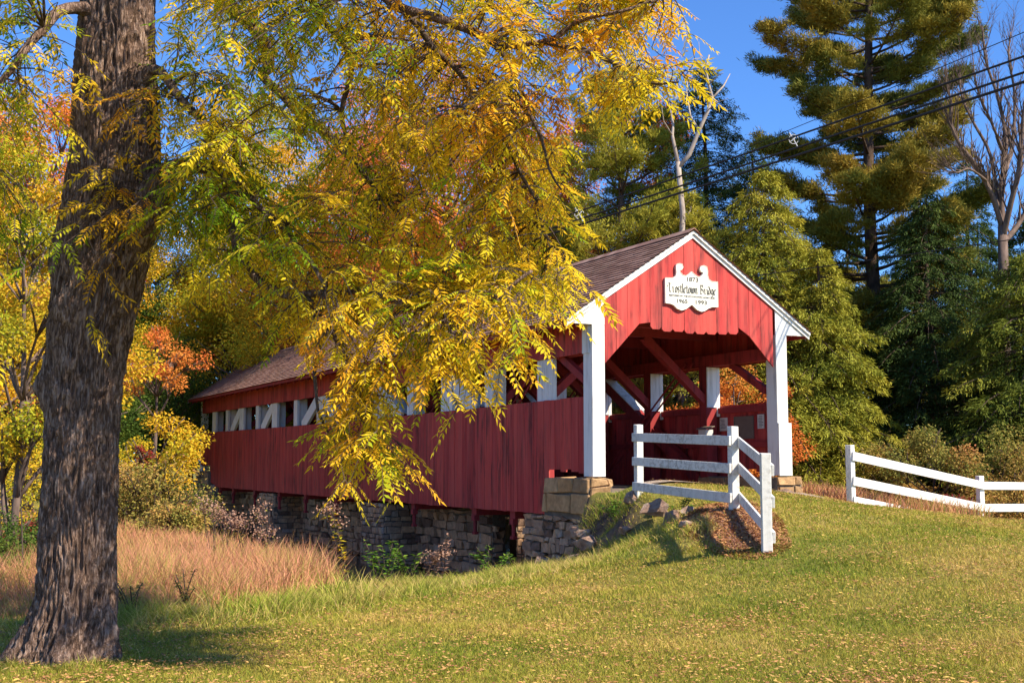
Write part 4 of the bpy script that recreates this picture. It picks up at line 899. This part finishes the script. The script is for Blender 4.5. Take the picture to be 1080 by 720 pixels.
# leafy weeds
def weed(px, py, Y, Hh, n, label, mat='weed_leaf', name='weed', lean=0.0, ls=.10, tip=None, wid=.25):
    q = at(px, py, Y); p = (q.x, q.y, Tz(q.x, q.y)); root = empty(name, p, 0, label=label, cat='plant'); g = G(); P = []; D = []
    SP = []
    for k in range(n):
        e = Vector((rng.uniform(-wid, wid) + lean, rng.uniform(-wid, wid), Hh * rng.uniform(.6, 1.05))); pts = curve((rng.uniform(-.05, .05), rng.uniform(-.05, .05), -.03), e, (0, 0, .1), 6); g.tube(pts, .006, 4)
        for j in range(26):
            t = rng.uniform(.15, 1); i = min(4, int(t * 5)); b = pts[i].lerp(pts[i + 1], t * 5 - i); a = rng.uniform(0, 6.28); P.append(tuple(b)); D.append((math.cos(a), math.sin(a), rng.uniform(-.3, .5)))
        SP.append(tuple(e))
    g.build('stems', MAT['twig'], root); P = np.array(P); D = np.array(D)
    leaf_obj('leaves', P, D, rnd_unit(len(P)) * .5 + np.array([0, 0, 1]), ls * rng.uniform(.6, 1.2, len(P)), ls * .4, rng.uniform(0, 1, len(P)), MAT[mat], root)
    if tip:
        SP = np.repeat(np.array(SP), 60, 0); SP = SP + rng.normal(0, 1, SP.shape) * np.array([.07, .07, .05])
        tag(leaf_obj('flower_heads', SP, rnd_unit(len(SP)), rnd_unit(len(SP)), .035, .03, rng.uniform(0, 1, len(SP)), MAT[tip], root), kind='stuff')
    return root
weed(405, 618, 17.2, .62, 9, 'leafy green weed clump below the hanging walnut leaves', wid=.38)
weed(432, 616, 17.8, .5, 6, 'smaller green weed right of the leafy clump', wid=.3)
weed(518, 604, 18.6, .45, 7, 'green weed clump in front of the shaded arch of wall', wid=.4)
weed(366, 600, 18.0, 1.25, 3, 'tall leaning reddish stalk with yellowing leaves before the stone wall', mat='yellow_leaf', lean=-.25, tip='seed', wid=.12)
weed(448, 605, 17.5, .75, 2, 'dry forked twig standing in the weeds', mat='seed', lean=.25, wid=.1)
weed(463, 606, 17.6, .55, 3, 'rusty seed stalks beside the dry twig', mat='seed', wid=.15, tip='seed')
for px, Y, lb in ((225, 21, 'pink-grey seed heads in front of the far abutment'), (262, 20.5, 'pale seed heads standing above the dry grass'), (287, 20, 'joe-pye seed heads at the right end of the dry grass'), (243, 21.5, 'mauve seed heads left of the stone pier')):
    weed(px, 600, Y, 1.2, 5, lb, mat='shrub_leaf', name='seed_plant', tip='seed', wid=.26, ls=.07)
weed(648, 523, 20.8, .34, 8, 'bright green weed at the foot of the left corner post', wid=.3, ls=.09)
weed(718, 545, 17.9, .3, 6, 'green weed among the rocks on the bank', wid=.2, ls=.07)
weed(137, 655, 12.8, .5, 6, 'dark bushy weed at the edge of the dry grass by the trunk', wid=.3, ls=.06, mat='shrub_leaf')
weed(195, 650, 12.9, .45, 6, 'olive weed at the front edge of the dry grass', wid=.3, ls=.06, mat='shrub_leaf')
weed(95, 683, 10.0, .18, 4, 'small yellow sprig at the foot of the walnut', wid=.12, ls=.05, mat='yellow_leaf')
sp_ = at(28, 560, 15); tw_ = G(); tw_.tube([(0, 0, -.1), (-.05, 0, .7), (-.12, .02, 1.5)], [.012, .009, .004], 5)
o_ = tw_.build('sapling_stem', MAT['twig']); o_.location = (sp_.x, sp_.y, Tz(sp_.x, sp_.y)); tag(o_, 'thin bare stem standing in the grass left of the walnut', 'plant')

# ------------------------------------------------------------------ grasses and litter (nobody could count these)
def inpoly(x, y, poly):
    r = np.zeros(len(x), bool); n = len(poly)
    for i in range(n):
        (x1, y1), (x2, y2) = poly[i], poly[(i + 1) % n]
        c = ((y1 > y) != (y2 > y)) & (x < (x2 - x1) * (y - y1) / (y2 - y1 + 1e-12) + x1); r ^= c
    return r
def uv_of(x, y): dx, dy = x - BA.x, y - BA.y; return dx * BU.x + dy * BU.y, dx * BV.x + dy * BV.y
def on_ground(x, y):
    u, v = uv_of(x, y); return ~((u > -.3) & (u < 34) & (v > -.25) & (v < 4.8))
def blades(name, x, y, hgt, wid, mat, lean=.35, clump=None):
    n = len(x); z = T(x, y) - .01; P = np.stack([x, y, z], 1); a = rng.uniform(0, 6.283, n); D = np.stack([np.cos(a) * lean * rng.uniform(.2, 1.6, n), np.sin(a) * lean * rng.uniform(.2, 1.6, n), np.ones(n)], 1); D = unit(D)
    b = rng.uniform(0, 6.283, n); S = np.stack([np.cos(b), np.sin(b), np.zeros(n)], 1) * (wid / 2)[:, None]
    t1 = P + D * (hgt * .55)[:, None]; D2 = D.copy(); D2[:, :2] *= 2.4; D2 = unit(D2); tip = t1 + D2 * (hgt * .5)[:, None]
    V = np.stack([P - S, P + S, t1 + S * .7, t1 - S * .7, tip], 1).reshape(-1, 3); i = np.arange(n)[:, None] * 5
    F = np.concatenate([i + [[0, 1, 2]], i + [[0, 2, 3]], i + [[3, 2, 4]]], 1).reshape(-1, 3)
    r = rng.uniform(0, 1, n); o = mesh_arr(name, V, F, MAT[mat], None, np.repeat(r, 3)); tag(o, kind='stuff'); return o
def lf(x, y, s=1.0, k=0.): return .5 + .25 * np.sin(x * 1.3 * s + 2 * np.sin(y * .9 * s + k)) + .25 * np.sin(y * 1.7 * s + 1.5 * np.sin(x * 1.1 * s + 1 + k))
N1 = 520000
Yr = 8.2 + (26 - 8.2) * rng.uniform(0, 1, N1) ** 1.35; xr = rng.uniform(-.46, .46, N1) * Yr
ug, vg = uv_of(xr, Yr)
lawn_edge = [(-9, 12.4), (-5.3, 12.7), (-3.4, 12.7), (-2.4, 13.8), (-1.0, 15.8), (.4, 17.4), (1.2, 18.6), (2.0, 19.8), (2.5, 22), (12, 34), (20, 34), (20, 5), (-12, 5)]
upath = (ug > -1.55) & (ug < .1) & (vg > .3) & (vg < 4.1)
chip = ((((xr - 2.9) * 1.15) ** 2 + ((Yr - 16.4) * .34) ** 2) ** .5 + .15 * lf(xr, Yr, 3)) < .66
bank = inpoly(xr, Yr, [(.2, 17.2), (1.0, 16.2), (2.2, 15.4), (2.7, 16.2), (2.5, 18), (2.3, 19.5), (2.5, 21.5), (1, 22.5), (-.2, 22)])
k = inpoly(xr, Yr, lawn_edge) & on_ground(xr, Yr) & ~(chip & (rng.uniform(0, 1, N1) < .93)) & ~(bank & (rng.uniform(0, 1, N1) < .6)) & ~upath & (T(xr, Yr) > -.2)
x, y = xr[k], Yr[k]; sc_ = y / 9
blades('lawn_grass', x, y, rng.uniform(.025, .06, len(x)) * (1 + .5 * lf(x, y, 2)), .0055 * sc_ * rng.uniform(.7, 1.3, len(x)), 'lawn_blade', .7)
n = 60000; x = rng.uniform(-.4, 2.8, n); y = rng.uniform(15, 22.4, n)
k = inpoly(x, y, [(.2, 17.0), (1.0, 16.0), (2.2, 15.2), (2.7, 16.0), (2.55, 18), (2.2, 19.2), (2.4, 21.5), (1.6, 22.15), (.3, 22.2), (-.2, 21)]) & (rng.uniform(0, 1, n) < 1.5 * lf(x, y, 2.5) - .28) & on_ground(x, y)
x, y = x[k], y[k]; blades('bank_grass', x, y, rng.uniform(.05, .2, len(x)) * (.3 + 1.1 * lf(x, y, 3)), rng.uniform(.007, .013, len(x)), 'bank_blade', 1.0)
a = rng.uniform(0, 6.283, 5000); rr_ = rng.uniform(.30, .70, 5000) + .10 * np.maximum(0, -np.cos(a)); x = -3.68 + np.cos(a) * rr_; y = 10.13 + np.sin(a) * rr_
blades('trunk_grass', x, y, rng.uniform(.03, .13, len(x)) * (.4 + lf(x, y, 6)), rng.uniform(.004, .008, len(x)), 'bank_blade', .8)
# greener unmown strip along the edge of the field
n = 48000; t = rng.uniform(0, 1, n); ex = np.array([(-5, 12.9), (-3.4, 13.0), (-2.4, 14.1), (-1.0, 16.0), (.3, 17.6), (.6, 19.0)]); ti = t * 4.999; i0 = ti.astype(int); fr = (ti - i0)[:, None]
q = ex[i0] * (1 - fr) + ex[i0 + 1] * fr; q = q + rng.normal(0, 1, q.shape) * np.array([.4, .6]); ok = on_ground(q[:, 0], q[:, 1]) & (T(q[:, 0], q[:, 1]) > -.5); q = q[ok]
blades('edge_grass', q[:, 0], q[:, 1], rng.uniform(.06, .26, len(q)) * (.4 + .9 * lf(q[:, 0], q[:, 1], 2.2)), rng.uniform(.006, .012, len(q)), 'bank_blade', .9)
n = 260000; y = 12.8 + 22 * rng.uniform(0, 1, n) ** 1.2; x = rng.uniform(-.52, 0.02, n) * y
edge = np.interp(y, [12.8, 13.5, 15, 17, 19, 21, 24, 30, 36], [-3.6, -3.1, -2.9, -2.75, -2.9, -3.3, -5.0, -9.0, -12])
k = (x < edge + rng.normal(0, .18, n)) & (rng.uniform(0, 1, n) < .45 + .6 * lf(x, y, 1.2)); x, y = x[k], y[k]
hgt = rng.uniform(.28, .98, len(x)) * (.55 + .25 * lf(x, y, 3.1, 1)) * (.75 + .45 * lf(x, y, .9, 2)) * np.clip((y - 12.2) / 2.2, .35, 1) * (1 - .25 * np.clip((y - 24) / 10, 0, 1))
blades('dry_tall_grass', x, y, hgt, rng.uniform(.006, .012, len(x)) * y / 13, 'tan_blade', .45)
n = 9000; x = rng.uniform(5.6, 9.6, n); y = rng.uniform(24.5, 30, n); blades('rough_grass', x, y, rng.uniform(.2, .5, n), np.full(n, .02), 'tan_blade', .4)
n = 5000; x = rng.uniform(-6, -1.6, n); y = rng.uniform(12.6, 16.5, n); k = lf(x, y, 1.6, 2) > .62; x, y = x[k], y[k]
blades('dark_weeds', x, y, rng.uniform(.15, .5, len(x)), rng.uniform(.008, .016, len(x)), 'bank_blade', .7)
# fallen leaves
n = 120000; y = 8.2 + 16 * rng.uniform(0, 1, n) ** 1.5; x = rng.uniform(-.46, .46, n) * y
k = on_ground(x, y) & inpoly(x, y, lawn_edge) & (rng.uniform(0, 1, n) < .25 + .75 * lf(x, y, 1.1, 1)); x, y = x[k], y[k]
dd_ = rng.uniform(0, 1, len(x)) < .3 + .9 * (lf(x, y, 2.4, 3) - .2); x, y = x[dd_], y[dd_]
P = np.stack([x, y, T(x, y) + rng.uniform(.025, .06, len(x))], 1); a = rng.uniform(0, 6.283, len(x)); D = np.stack([np.cos(a), np.sin(a), rng.uniform(-.3, .3, len(x))], 1)
o = leaf_obj('fallen_leaves', P, D, rnd_unit(len(x)) * .5 + np.array([0, 0, 1]), (.016 + .042 * rng.uniform(0, 1, len(x)) ** 2 + .05 * (rng.uniform(0, 1, len(x)) < .02)), rng.uniform(.010, .024, len(x)), rng.uniform(0, 1, len(x)), MAT['litter']); tag(o, kind='stuff')
n = 9000; a = rng.uniform(0, 6.283, n); r = rng.uniform(0, 1, n) ** .5; x = 2.9 + np.cos(a) * r * .62; y = 16.4 + np.sin(a) * r * 2.3
P = np.stack([x, y, T(x, y) + .012], 1); o = leaf_obj('wood_chips', P, np.stack([np.cos(a * 7), np.sin(a * 7), rng.uniform(-.3, .5, n)], 1), rnd_unit(n) * .6 + np.array([0, 0, 1]), rng.uniform(.03, .07, n), .022, rng.uniform(0, .6, n), MAT['litter']); tag(o, kind='stuff')

# ------------------------------------------------------------------ the big walnut
rng = np.random.default_rng(7); random.seed(7)
wb = at(72, 690, 10.1); WB = Vector((wb.x, wb.y, 0)); WN = empty('walnut_tree', WB, 0, label='huge black walnut with furrowed trunk and drooping yellow-green boughs at the left', cat='tree')
def loc(px, py, Y): return at(px, py, Y) - WB
TRK = [(66, 712, 10.15, 66), (69, 698, 10.1, 51), (74, 676, 10.1, 45), (80, 645, 10.1, 40.5), (83, 600, 10.1, 39), (84, 550, 10.1, 37.5), (84.5, 500, 10.1, 36.5), (86, 450, 10.1, 36.5), (89, 400, 10.1, 38), (95, 350, 10.1, 42), (104, 300, 10.1, 45), (112, 250, 10.1, 49), (119, 200, 10.1, 48.5), (122, 150, 10.1, 46), (122, 100, 10.1, 43), (123, 50, 10.1, 40), (124, 0, 10.1, 38), (126, -80, 10.15, 34), (132, -200, 10.2, 28), (145, -350, 10.3, 20), (150, -520, 10.3, 10)]
PXM = 10.1 / 1291
ks = [loc(a, b, c) for a, b, c, d in TRK]; kr = [d * PXM for a, b, c, d in TRK]
tp, tr_ = catmull(ks, kr, 20); NA = 300; V = []
for i, (c, r) in enumerate(zip(tp, tr_)):
    for k in range(NA):
        a = 2 * math.pi * k / NA; ca, sa = math.cos(a), math.sin(a)
        q = Vector((ca * r * 9.5, sa * r * 9.5, c.z * 2.0)); w1 = mnoise.noise(q * .9 + Vector((0, 0, mnoise.noise(q * .4) * .8)))
        q2 = Vector((ca * r * 30, sa * r * 30, c.z * 5.0)); ridge = 1 - abs(mnoise.noise(q2 + Vector((0, 0, w1)))) * 3.2; f2 = mnoise.noise(q2 * 2.3) * .5
        lump = mnoise.noise(Vector((ca * 1.1, sa * 1.1, c.z * .8))) * .05
        flare = 0
        if c.z < .5: flare = (.5 - c.z) * .20 * max(0, math.cos(a * 5 + 1.0)) + (.5 - c.z) * .14 * max(0, -ca)
        rr = r * (1 + lump) + flare + (ridge + f2 - .5) * .022 + w1 * .015 + mnoise.noise(Vector((ca * r * 14, sa * r * 14, c.z * 9))) * .010
        for bp, br, bh in ((math.radians(195), .09, 2.22), (math.radians(188), .06, 3.3), (math.radians(250), .05, 2.85)):
            da = math.atan2(math.sin(a - bp), math.cos(a - bp)); rr += br * math.exp(-(da / .35) ** 2 - ((c.z - bh) / .16) ** 2)
        V.append((c.x + ca * rr, c.y + sa * rr, c.z))
V = np.array(V); nr = len(tp); I = np.arange(nr * NA).reshape(nr, NA); J = np.roll(I, -1, 1)
mesh_arr('trunk', V, np.stack([I[:-1].ravel(), J[:-1].ravel(), J[1:].ravel(), I[1:].ravel()], 1), MAT['bark'], WN, smooth=True)
LIMBS = [
 [(118, 290, 10.1, 30), (142, 240, 10.0, 28), (164, 203, 9.95, 21), (184, 182, 9.92, 14), (205, 173, 9.9, 9), (228, 184, 9.8, 8), (238, 215, 9.75, 7.5), (246, 245, 9.7, 7), (262, 285, 9.6, 5), (290, 306, 9.5, 4.5), (321, 309, 9.4, 4.5), (360, 306, 9.3, 4), (400, 306, 9.2, 4), (444, 324, 9.0, 3.5), (490, 325, 8.9, 3), (522, 312, 8.8, 2.5), (563, 287, 8.7, 1.8)],
 [(140, 110, 10.0, 14), (160, 70, 9.9, 6), (182, 95, 9.8, 5), (207, 122, 9.7, 4.5), (226, 160, 9.6, 4), (255, 200, 9.5, 4), (300, 240, 9.3, 3), (345, 300, 9.1, 2)],
 [(130, -60, 10.4, 20), (195, -30, 10.9, 10), (250, 10, 11.2, 8), (272, 32, 11.2, 8), (284, 72, 11.2, 7), (277, 86, 11.2, 5), (330, 130, 11.3, 5), (400, 200, 11.3, 4), (440, 260, 11.2, 2.5)],
 [(128, -110, 10.1, 22), (230, -120, 9.8, 15), (340, -70, 9.4, 10), (420, 4, 9.1, 6), (474, 25, 9.0, 5), (507, 36, 8.95, 4.5), (539, 47, 8.9, 4), (575, 45, 8.8, 3), (611, 25, 8.7, 3), (660, 10, 8.6, 2), (705, 0, 8.6, 1.2)],
 [(474, 25, 9.0, 3.5), (530, 52, 8.9, 3), (546, 90, 8.85, 2.6), (560, 120, 8.8, 2), (590, 200, 8.7, 1.2)],
 [(420, 4, 9.1, 4), (470, 60, 9.2, 3.4), (492, 90, 9.2, 3), (517, 137, 9.2, 2.6), (543, 166, 9.2, 2.2), (580, 260, 9.1, 1.3)],
 [(575, 45, 8.8, 2.6), (636, 61, 8.6, 2.6), (680, 88, 8.5, 1.8), (715, 92, 8.4, 1)],
 [(321, 309, 9.4, 3.4), (345, 345, 9.3, 3), (372, 385, 9.2, 2.4), (392, 440, 9.1, 2), (402, 495, 9.0, 1.2)],
 [(345, 345, 9.3, 2.6), (330, 400, 9.3, 2), (345, 460, 9.2, 1.3)],
 [(126, 30, 10.1, 15), (80, 10, 9.8, 7), (40, 40, 9.6, 5), (0, 90, 9.4, 3.5), (-50, 150, 9.3, 2)],
 [(130, -150, 10.3, 20), (60, -240, 10.0, 12), (-60, -260, 9.5, 8), (-200, -200, 9.0, 5)],
 [(135, -200, 10.2, 20), (250, -330, 9.6, 13), (420, -360, 8.8, 9), (600, -260, 8.0, 6), (720, -150, 7.6, 3)],
 [(140, -250, 10.3, 18), (180, -420, 11, 12), (300, -520, 11.8, 8), (460, -480, 12.4, 5)],
 [(150, -300, 10.3, 16), (60, -420, 9, 10), (20, -520, 7.6, 7), (60, -600, 6.6, 4)],
 [(340, -70, 9.4, 5), (330, 0, 9.6, 4), (370, 70, 9.8, 3.4), (360, 140, 9.9, 2.6), (400, 210, 10.0, 1.8)],
]
LP = []; 
for k, lm in enumerate(LIMBS):
    pts = [loc(a, b, c) for a, b, c, d in lm]; rr = [d * c * .5 / 1291 * 1.9 for a, b, c, d in lm]; cp, cr = catmull(pts, rr, 6)
    cp = [q + Vector((mnoise.noise(q * 3) * .05, mnoise.noise(q * 3 + Vector((9, 0, 0))) * .05, mnoise.noise(q * 3 + Vector((0, 9, 0))) * .05)) * (1 if i > 3 else .2) for i, q in enumerate(cp)]
    g = G(); g.tube(cp, cr, 12); g.build('limb', MAT['bark' if lm[0][3] > 8 else 'twig'], WN, smooth=True)
    LP += [(tuple(q), k) for i, q in enumerate(cp) if i > 10 or lm[0][3] < 6]
LPa = np.array([q for q, _ in LP])
# foliage: sprays of compound leaves on hanging twigs
REG = [([(165, -70), (715, -70), (712, 30), (660, 75), (640, 40), (600, 75), (600, 150), (165, 150)], 8.4, 10.9, 400),
       ([(290, 150), (600, 130), (605, 300), (560, 330), (400, 320), (290, 290)], 8.6, 10.8, 215), ([(165, 150), (300, 150), (300, 290), (190, 270)], 8.8, 10.8, 92),
       ([(320, 290), (610, 285), (585, 345), (520, 375), (350, 375)], 8.4, 9.8, 70),
       ([(345, 375), (425, 380), (420, 440), (428, 495), (385, 500), (335, 470)], 8.6, 9.3, 38), ([(430, 370), (515, 370), (495, 388), (440, 396)], 8.5, 9.0, 9),
       ([(605, 55), (735, 60), (735, 90), (640, 110)], 8.2, 8.8, 15), ([(465, 395), (492, 400), (488, 425), (470, 425)], 8.6, 8.8, 2),
       ([(-40, -40), (75, -40), (80, 160), (-40, 240)], 9.0, 10.6, 46), ([(75, 60), (190, 60), (170, 330), (90, 330)], 9.25, 9.6, 19),
       ([(-60, 180), (50, 180), (40, 330), (-60, 420)], 9.0, 10.6, 24), ([(250, 270), (340, 300), (330, 350), (290, 330)], 9.2, 9.8, 8),
       ([(450, -330), (760, -330), (730, -50), (450, -50)], 6.6, 8.0, 34), ([(-100, -620), (640, -620), (800, -70), (-200, -70)], 7.0, 10.5, 120), ([(-300, -900), (500, -900), (700, -620), (-300, -620)], 5.5, 10, 30)]
tw = G(); LPs = []; LDs = []; LNs = []; LLs = []; LRn = []; RA = []
def compound(b, d, nrm, length, cval):
    """one leaf: a drooping rachis with paired leaflets; returns arrays"""
    npair = 7; t = np.repeat(np.linspace(.22, .95, npair), 2); s = np.tile([1., -1.], npair)
    d = unit(d[None])[0]; side = unit(np.cross(d, nrm)[None])[0]; nn = np.cross(side, d)
    droop = np.array([0, 0, -1.0]) * length * .35
    P = b + d * length * t[:, None] + droop * (t ** 2)[:, None]
    dd = d + droop * 2 * .8 / length * t[:, None]
    D = unit(dd) * .62 + side * s[:, None] * .85 + np.array([0, 0, -.28]) + rng.normal(0, .12, (len(t), 3))
    # terminal leaflet
    P = np.vstack([P, b + d * length + droop]); D = np.vstack([D, (d + droop * 2)[None]])
    keep = rng.uniform(0, 1, len(P)) < .93
    ll = length * .30 * (1 - .45 * np.abs(np.append(t, .9) - .55)) * rng.uniform(.8, 1.15, len(P))
    return P[keep], D[keep], ll[keep], np.tile(nn, (keep.sum(), 1)) + rng.normal(0, .25, (keep.sum(), 3)), np.full(keep.sum(), cval), [b, b + d * length * .5 + droop * .25, b + d * length + droop]
for poly, y0, y1, n in REG:
    xs = [p[0] for p in poly]; ys = [p[1] for p in poly]; cnt = 0
    while cnt < n:
        px, py = rng.uniform(min(xs), max(xs)), rng.uniform(min(ys), max(ys))
        if not inpoly(np.array([px]), np.array([py]), poly)[0]: continue
        cnt += 1; Y = rng.uniform(y0, y1); c = np.array(tuple(loc(px, py, Y)))
        d2 = np.linalg.norm(LPa - c - np.array([0, 0, .12]), axis=1) + np.maximum(0, c[2] - LPa[:, 2]) * .5; j = int(np.argmin(d2)); a = Vector(LPa[j]); cc = Vector(c)
        dist = (cc - a).length
        pts = curve(a, cc, (rng.uniform(-.1, .1), rng.uniform(-.1, .1), .18 * dist), 7); r0 = .004 + .005 * min(dist, 1.6); tw.tube(pts, [r0 * (1 - .6 * i / 6) for i in range(7)], 4)
        tail = cc + Vector((rng.uniform(-.12, .12), rng.uniform(-.1, .1), -rng.uniform(.05, .2))); tw.tube([cc, tail], [.004, .003], 4)
        dep = (Y - y0) / (y1 - y0)
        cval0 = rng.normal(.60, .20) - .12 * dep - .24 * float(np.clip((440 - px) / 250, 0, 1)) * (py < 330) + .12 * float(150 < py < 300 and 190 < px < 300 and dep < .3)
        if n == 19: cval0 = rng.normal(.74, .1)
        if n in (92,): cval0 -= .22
        if n == 15: cval0 = .38
        tdir = unit((np.array(tuple(cc - a)) if dist > .05 else np.array([1., 0, 0]))[None])[0]
        nl = int(rng.integers(5, 9))
        for q in range(nl):
            t = rng.uniform(.6, 1.15); b = np.array(tuple(pts[min(6, int(t * 6))])) if t < 1 else np.array(tuple(tail))
            az = rng.uniform(0, 6.283); d = np.array([math.cos(az), math.sin(az), rng.uniform(-.75, .15)]) + tdir * .5
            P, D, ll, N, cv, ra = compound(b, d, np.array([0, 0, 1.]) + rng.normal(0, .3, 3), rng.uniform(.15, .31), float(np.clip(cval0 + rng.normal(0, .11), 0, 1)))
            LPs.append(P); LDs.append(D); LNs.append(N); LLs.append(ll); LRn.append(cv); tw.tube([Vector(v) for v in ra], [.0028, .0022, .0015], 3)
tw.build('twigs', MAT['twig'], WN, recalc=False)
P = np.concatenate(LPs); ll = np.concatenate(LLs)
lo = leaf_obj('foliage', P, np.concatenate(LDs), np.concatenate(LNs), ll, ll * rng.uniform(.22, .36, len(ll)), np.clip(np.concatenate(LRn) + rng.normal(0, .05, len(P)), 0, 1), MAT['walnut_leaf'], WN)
# round green nuts hanging in the boughs
for px, py, Y in [(214, 236, 9.3), (220, 235, 9.3), (352, 103, 9.6), (325, 357, 8.7), (332, 354, 8.7), (418, 133, 9.4), (458, 345, 8.7), (360, 336, 8.8), (300, 120, 9.5)]:
    import bmesh
    bm = bmesh.new(); bmesh.ops.create_icosphere(bm, subdivisions=2, radius=.027); me = bpy.data.meshes.new('nut'); bm.to_mesh(me); bm.free(); me.materials.append(MAT['husk'])
    for pl in me.polygons: pl.use_smooth = True
    o = bpy.data.objects.new('nut', me); C.objects.link(o); o.parent = WN; o.location = loc(px, py, Y)
    c_ = np.array(tuple(o.location)); j_ = int(np.argmin(np.linalg.norm(LPa - c_ - np.array([0, 0, .15]), axis=1))); g = G(); g.tube(curve(Vector(LPa[j_]) - o.location, (0, 0, .02), (0, 0, .12), 7), [.006, .005, .005, .004, .004, .003, .003], 4); g.build('stem', MAT['twig'], o)
# a second, younger walnut at the left edge
broad(base(8, 17.5, 560), toph(8, 160, 17.5), 1.5, 1.7, 34, 15000, 'yellow_leaf', .07, .085, 'young yellow walnut sapling behind the trunk at the left edge', name='walnut_sapling')

# ------------------------------------------------------------------ overhead lines
def wire(pa, pb, label, rad, ext=(.35, .9), sag_=.05):
    a, b = at(*pa), at(*pb); d = b - a; A_ = a - d * ext[0]; B_ = b + d * ext[1]; g = G(); n = 24; o0 = A_
    pts = [A_.lerp(B_, i / n) - Vector((0, 0, sag_ * (1 - (2 * i / n - 1) ** 2))) - o0 for i in range(n + 1)]; g.tube(pts, rad, 6)
    o = g.build('power_line', MAT['cable']); o.location = o0; tag(o, label, 'cable', 'overhead cables crossing above the bridge'); return o
wire((1080, 58, 22), (588, 229, 36), 'upper of the three thick black cables crossing the pine', .022)
wire((1080, 75, 22), (588, 237, 36), 'middle of the three thick black cables crossing the pine', .024)
wire((1080, 85, 22), (588, 243, 36), 'lowest of the three thick black cables crossing the pine', .028)
wire((1080, 33, 22), (844, 131, 30), 'thin single cable highest at the right edge', .009, sag_=.04)
wire((1051, 254, 25), (820, 286, 30), 'thin low cable in front of the dark hemlocks', .010, sag_=.04)
for px, py, Y, lb in ((837, 147, 28.8, 'white star-shaped cable bracket hanging in front of the white pine'), (611, 226, 35.3, 'white star-shaped cable bracket above the bridge roof')):
    o0 = at(px, py, Y); r = empty('cable_bracket', o0, 0, label=lb, cat='bracket', group='cable brackets')
    s = Y / 28.8 * .72; g = G()
    g.tube([(-.14 * s, 0, .22 * s), (0, .01, 0), (.12 * s, 0, -.24 * s)], .018 * s, 6); g.build('arm', MAT['plastic'], r)
    g = G(); g.tube([(.13 * s, 0, .16 * s), (0, -.02, 0), (-.14 * s, 0, -.10 * s)], .018 * s, 6); g.build('arm', MAT['plastic'], r)
    g = G(); g.tube([Vector((math.cos(a) * .16 * s, 0, math.sin(a) * .16 * s)) for a in np.linspace(.3, 5.9, 12)], .011 * s, 5); g.build('loop', MAT['plastic'], r)
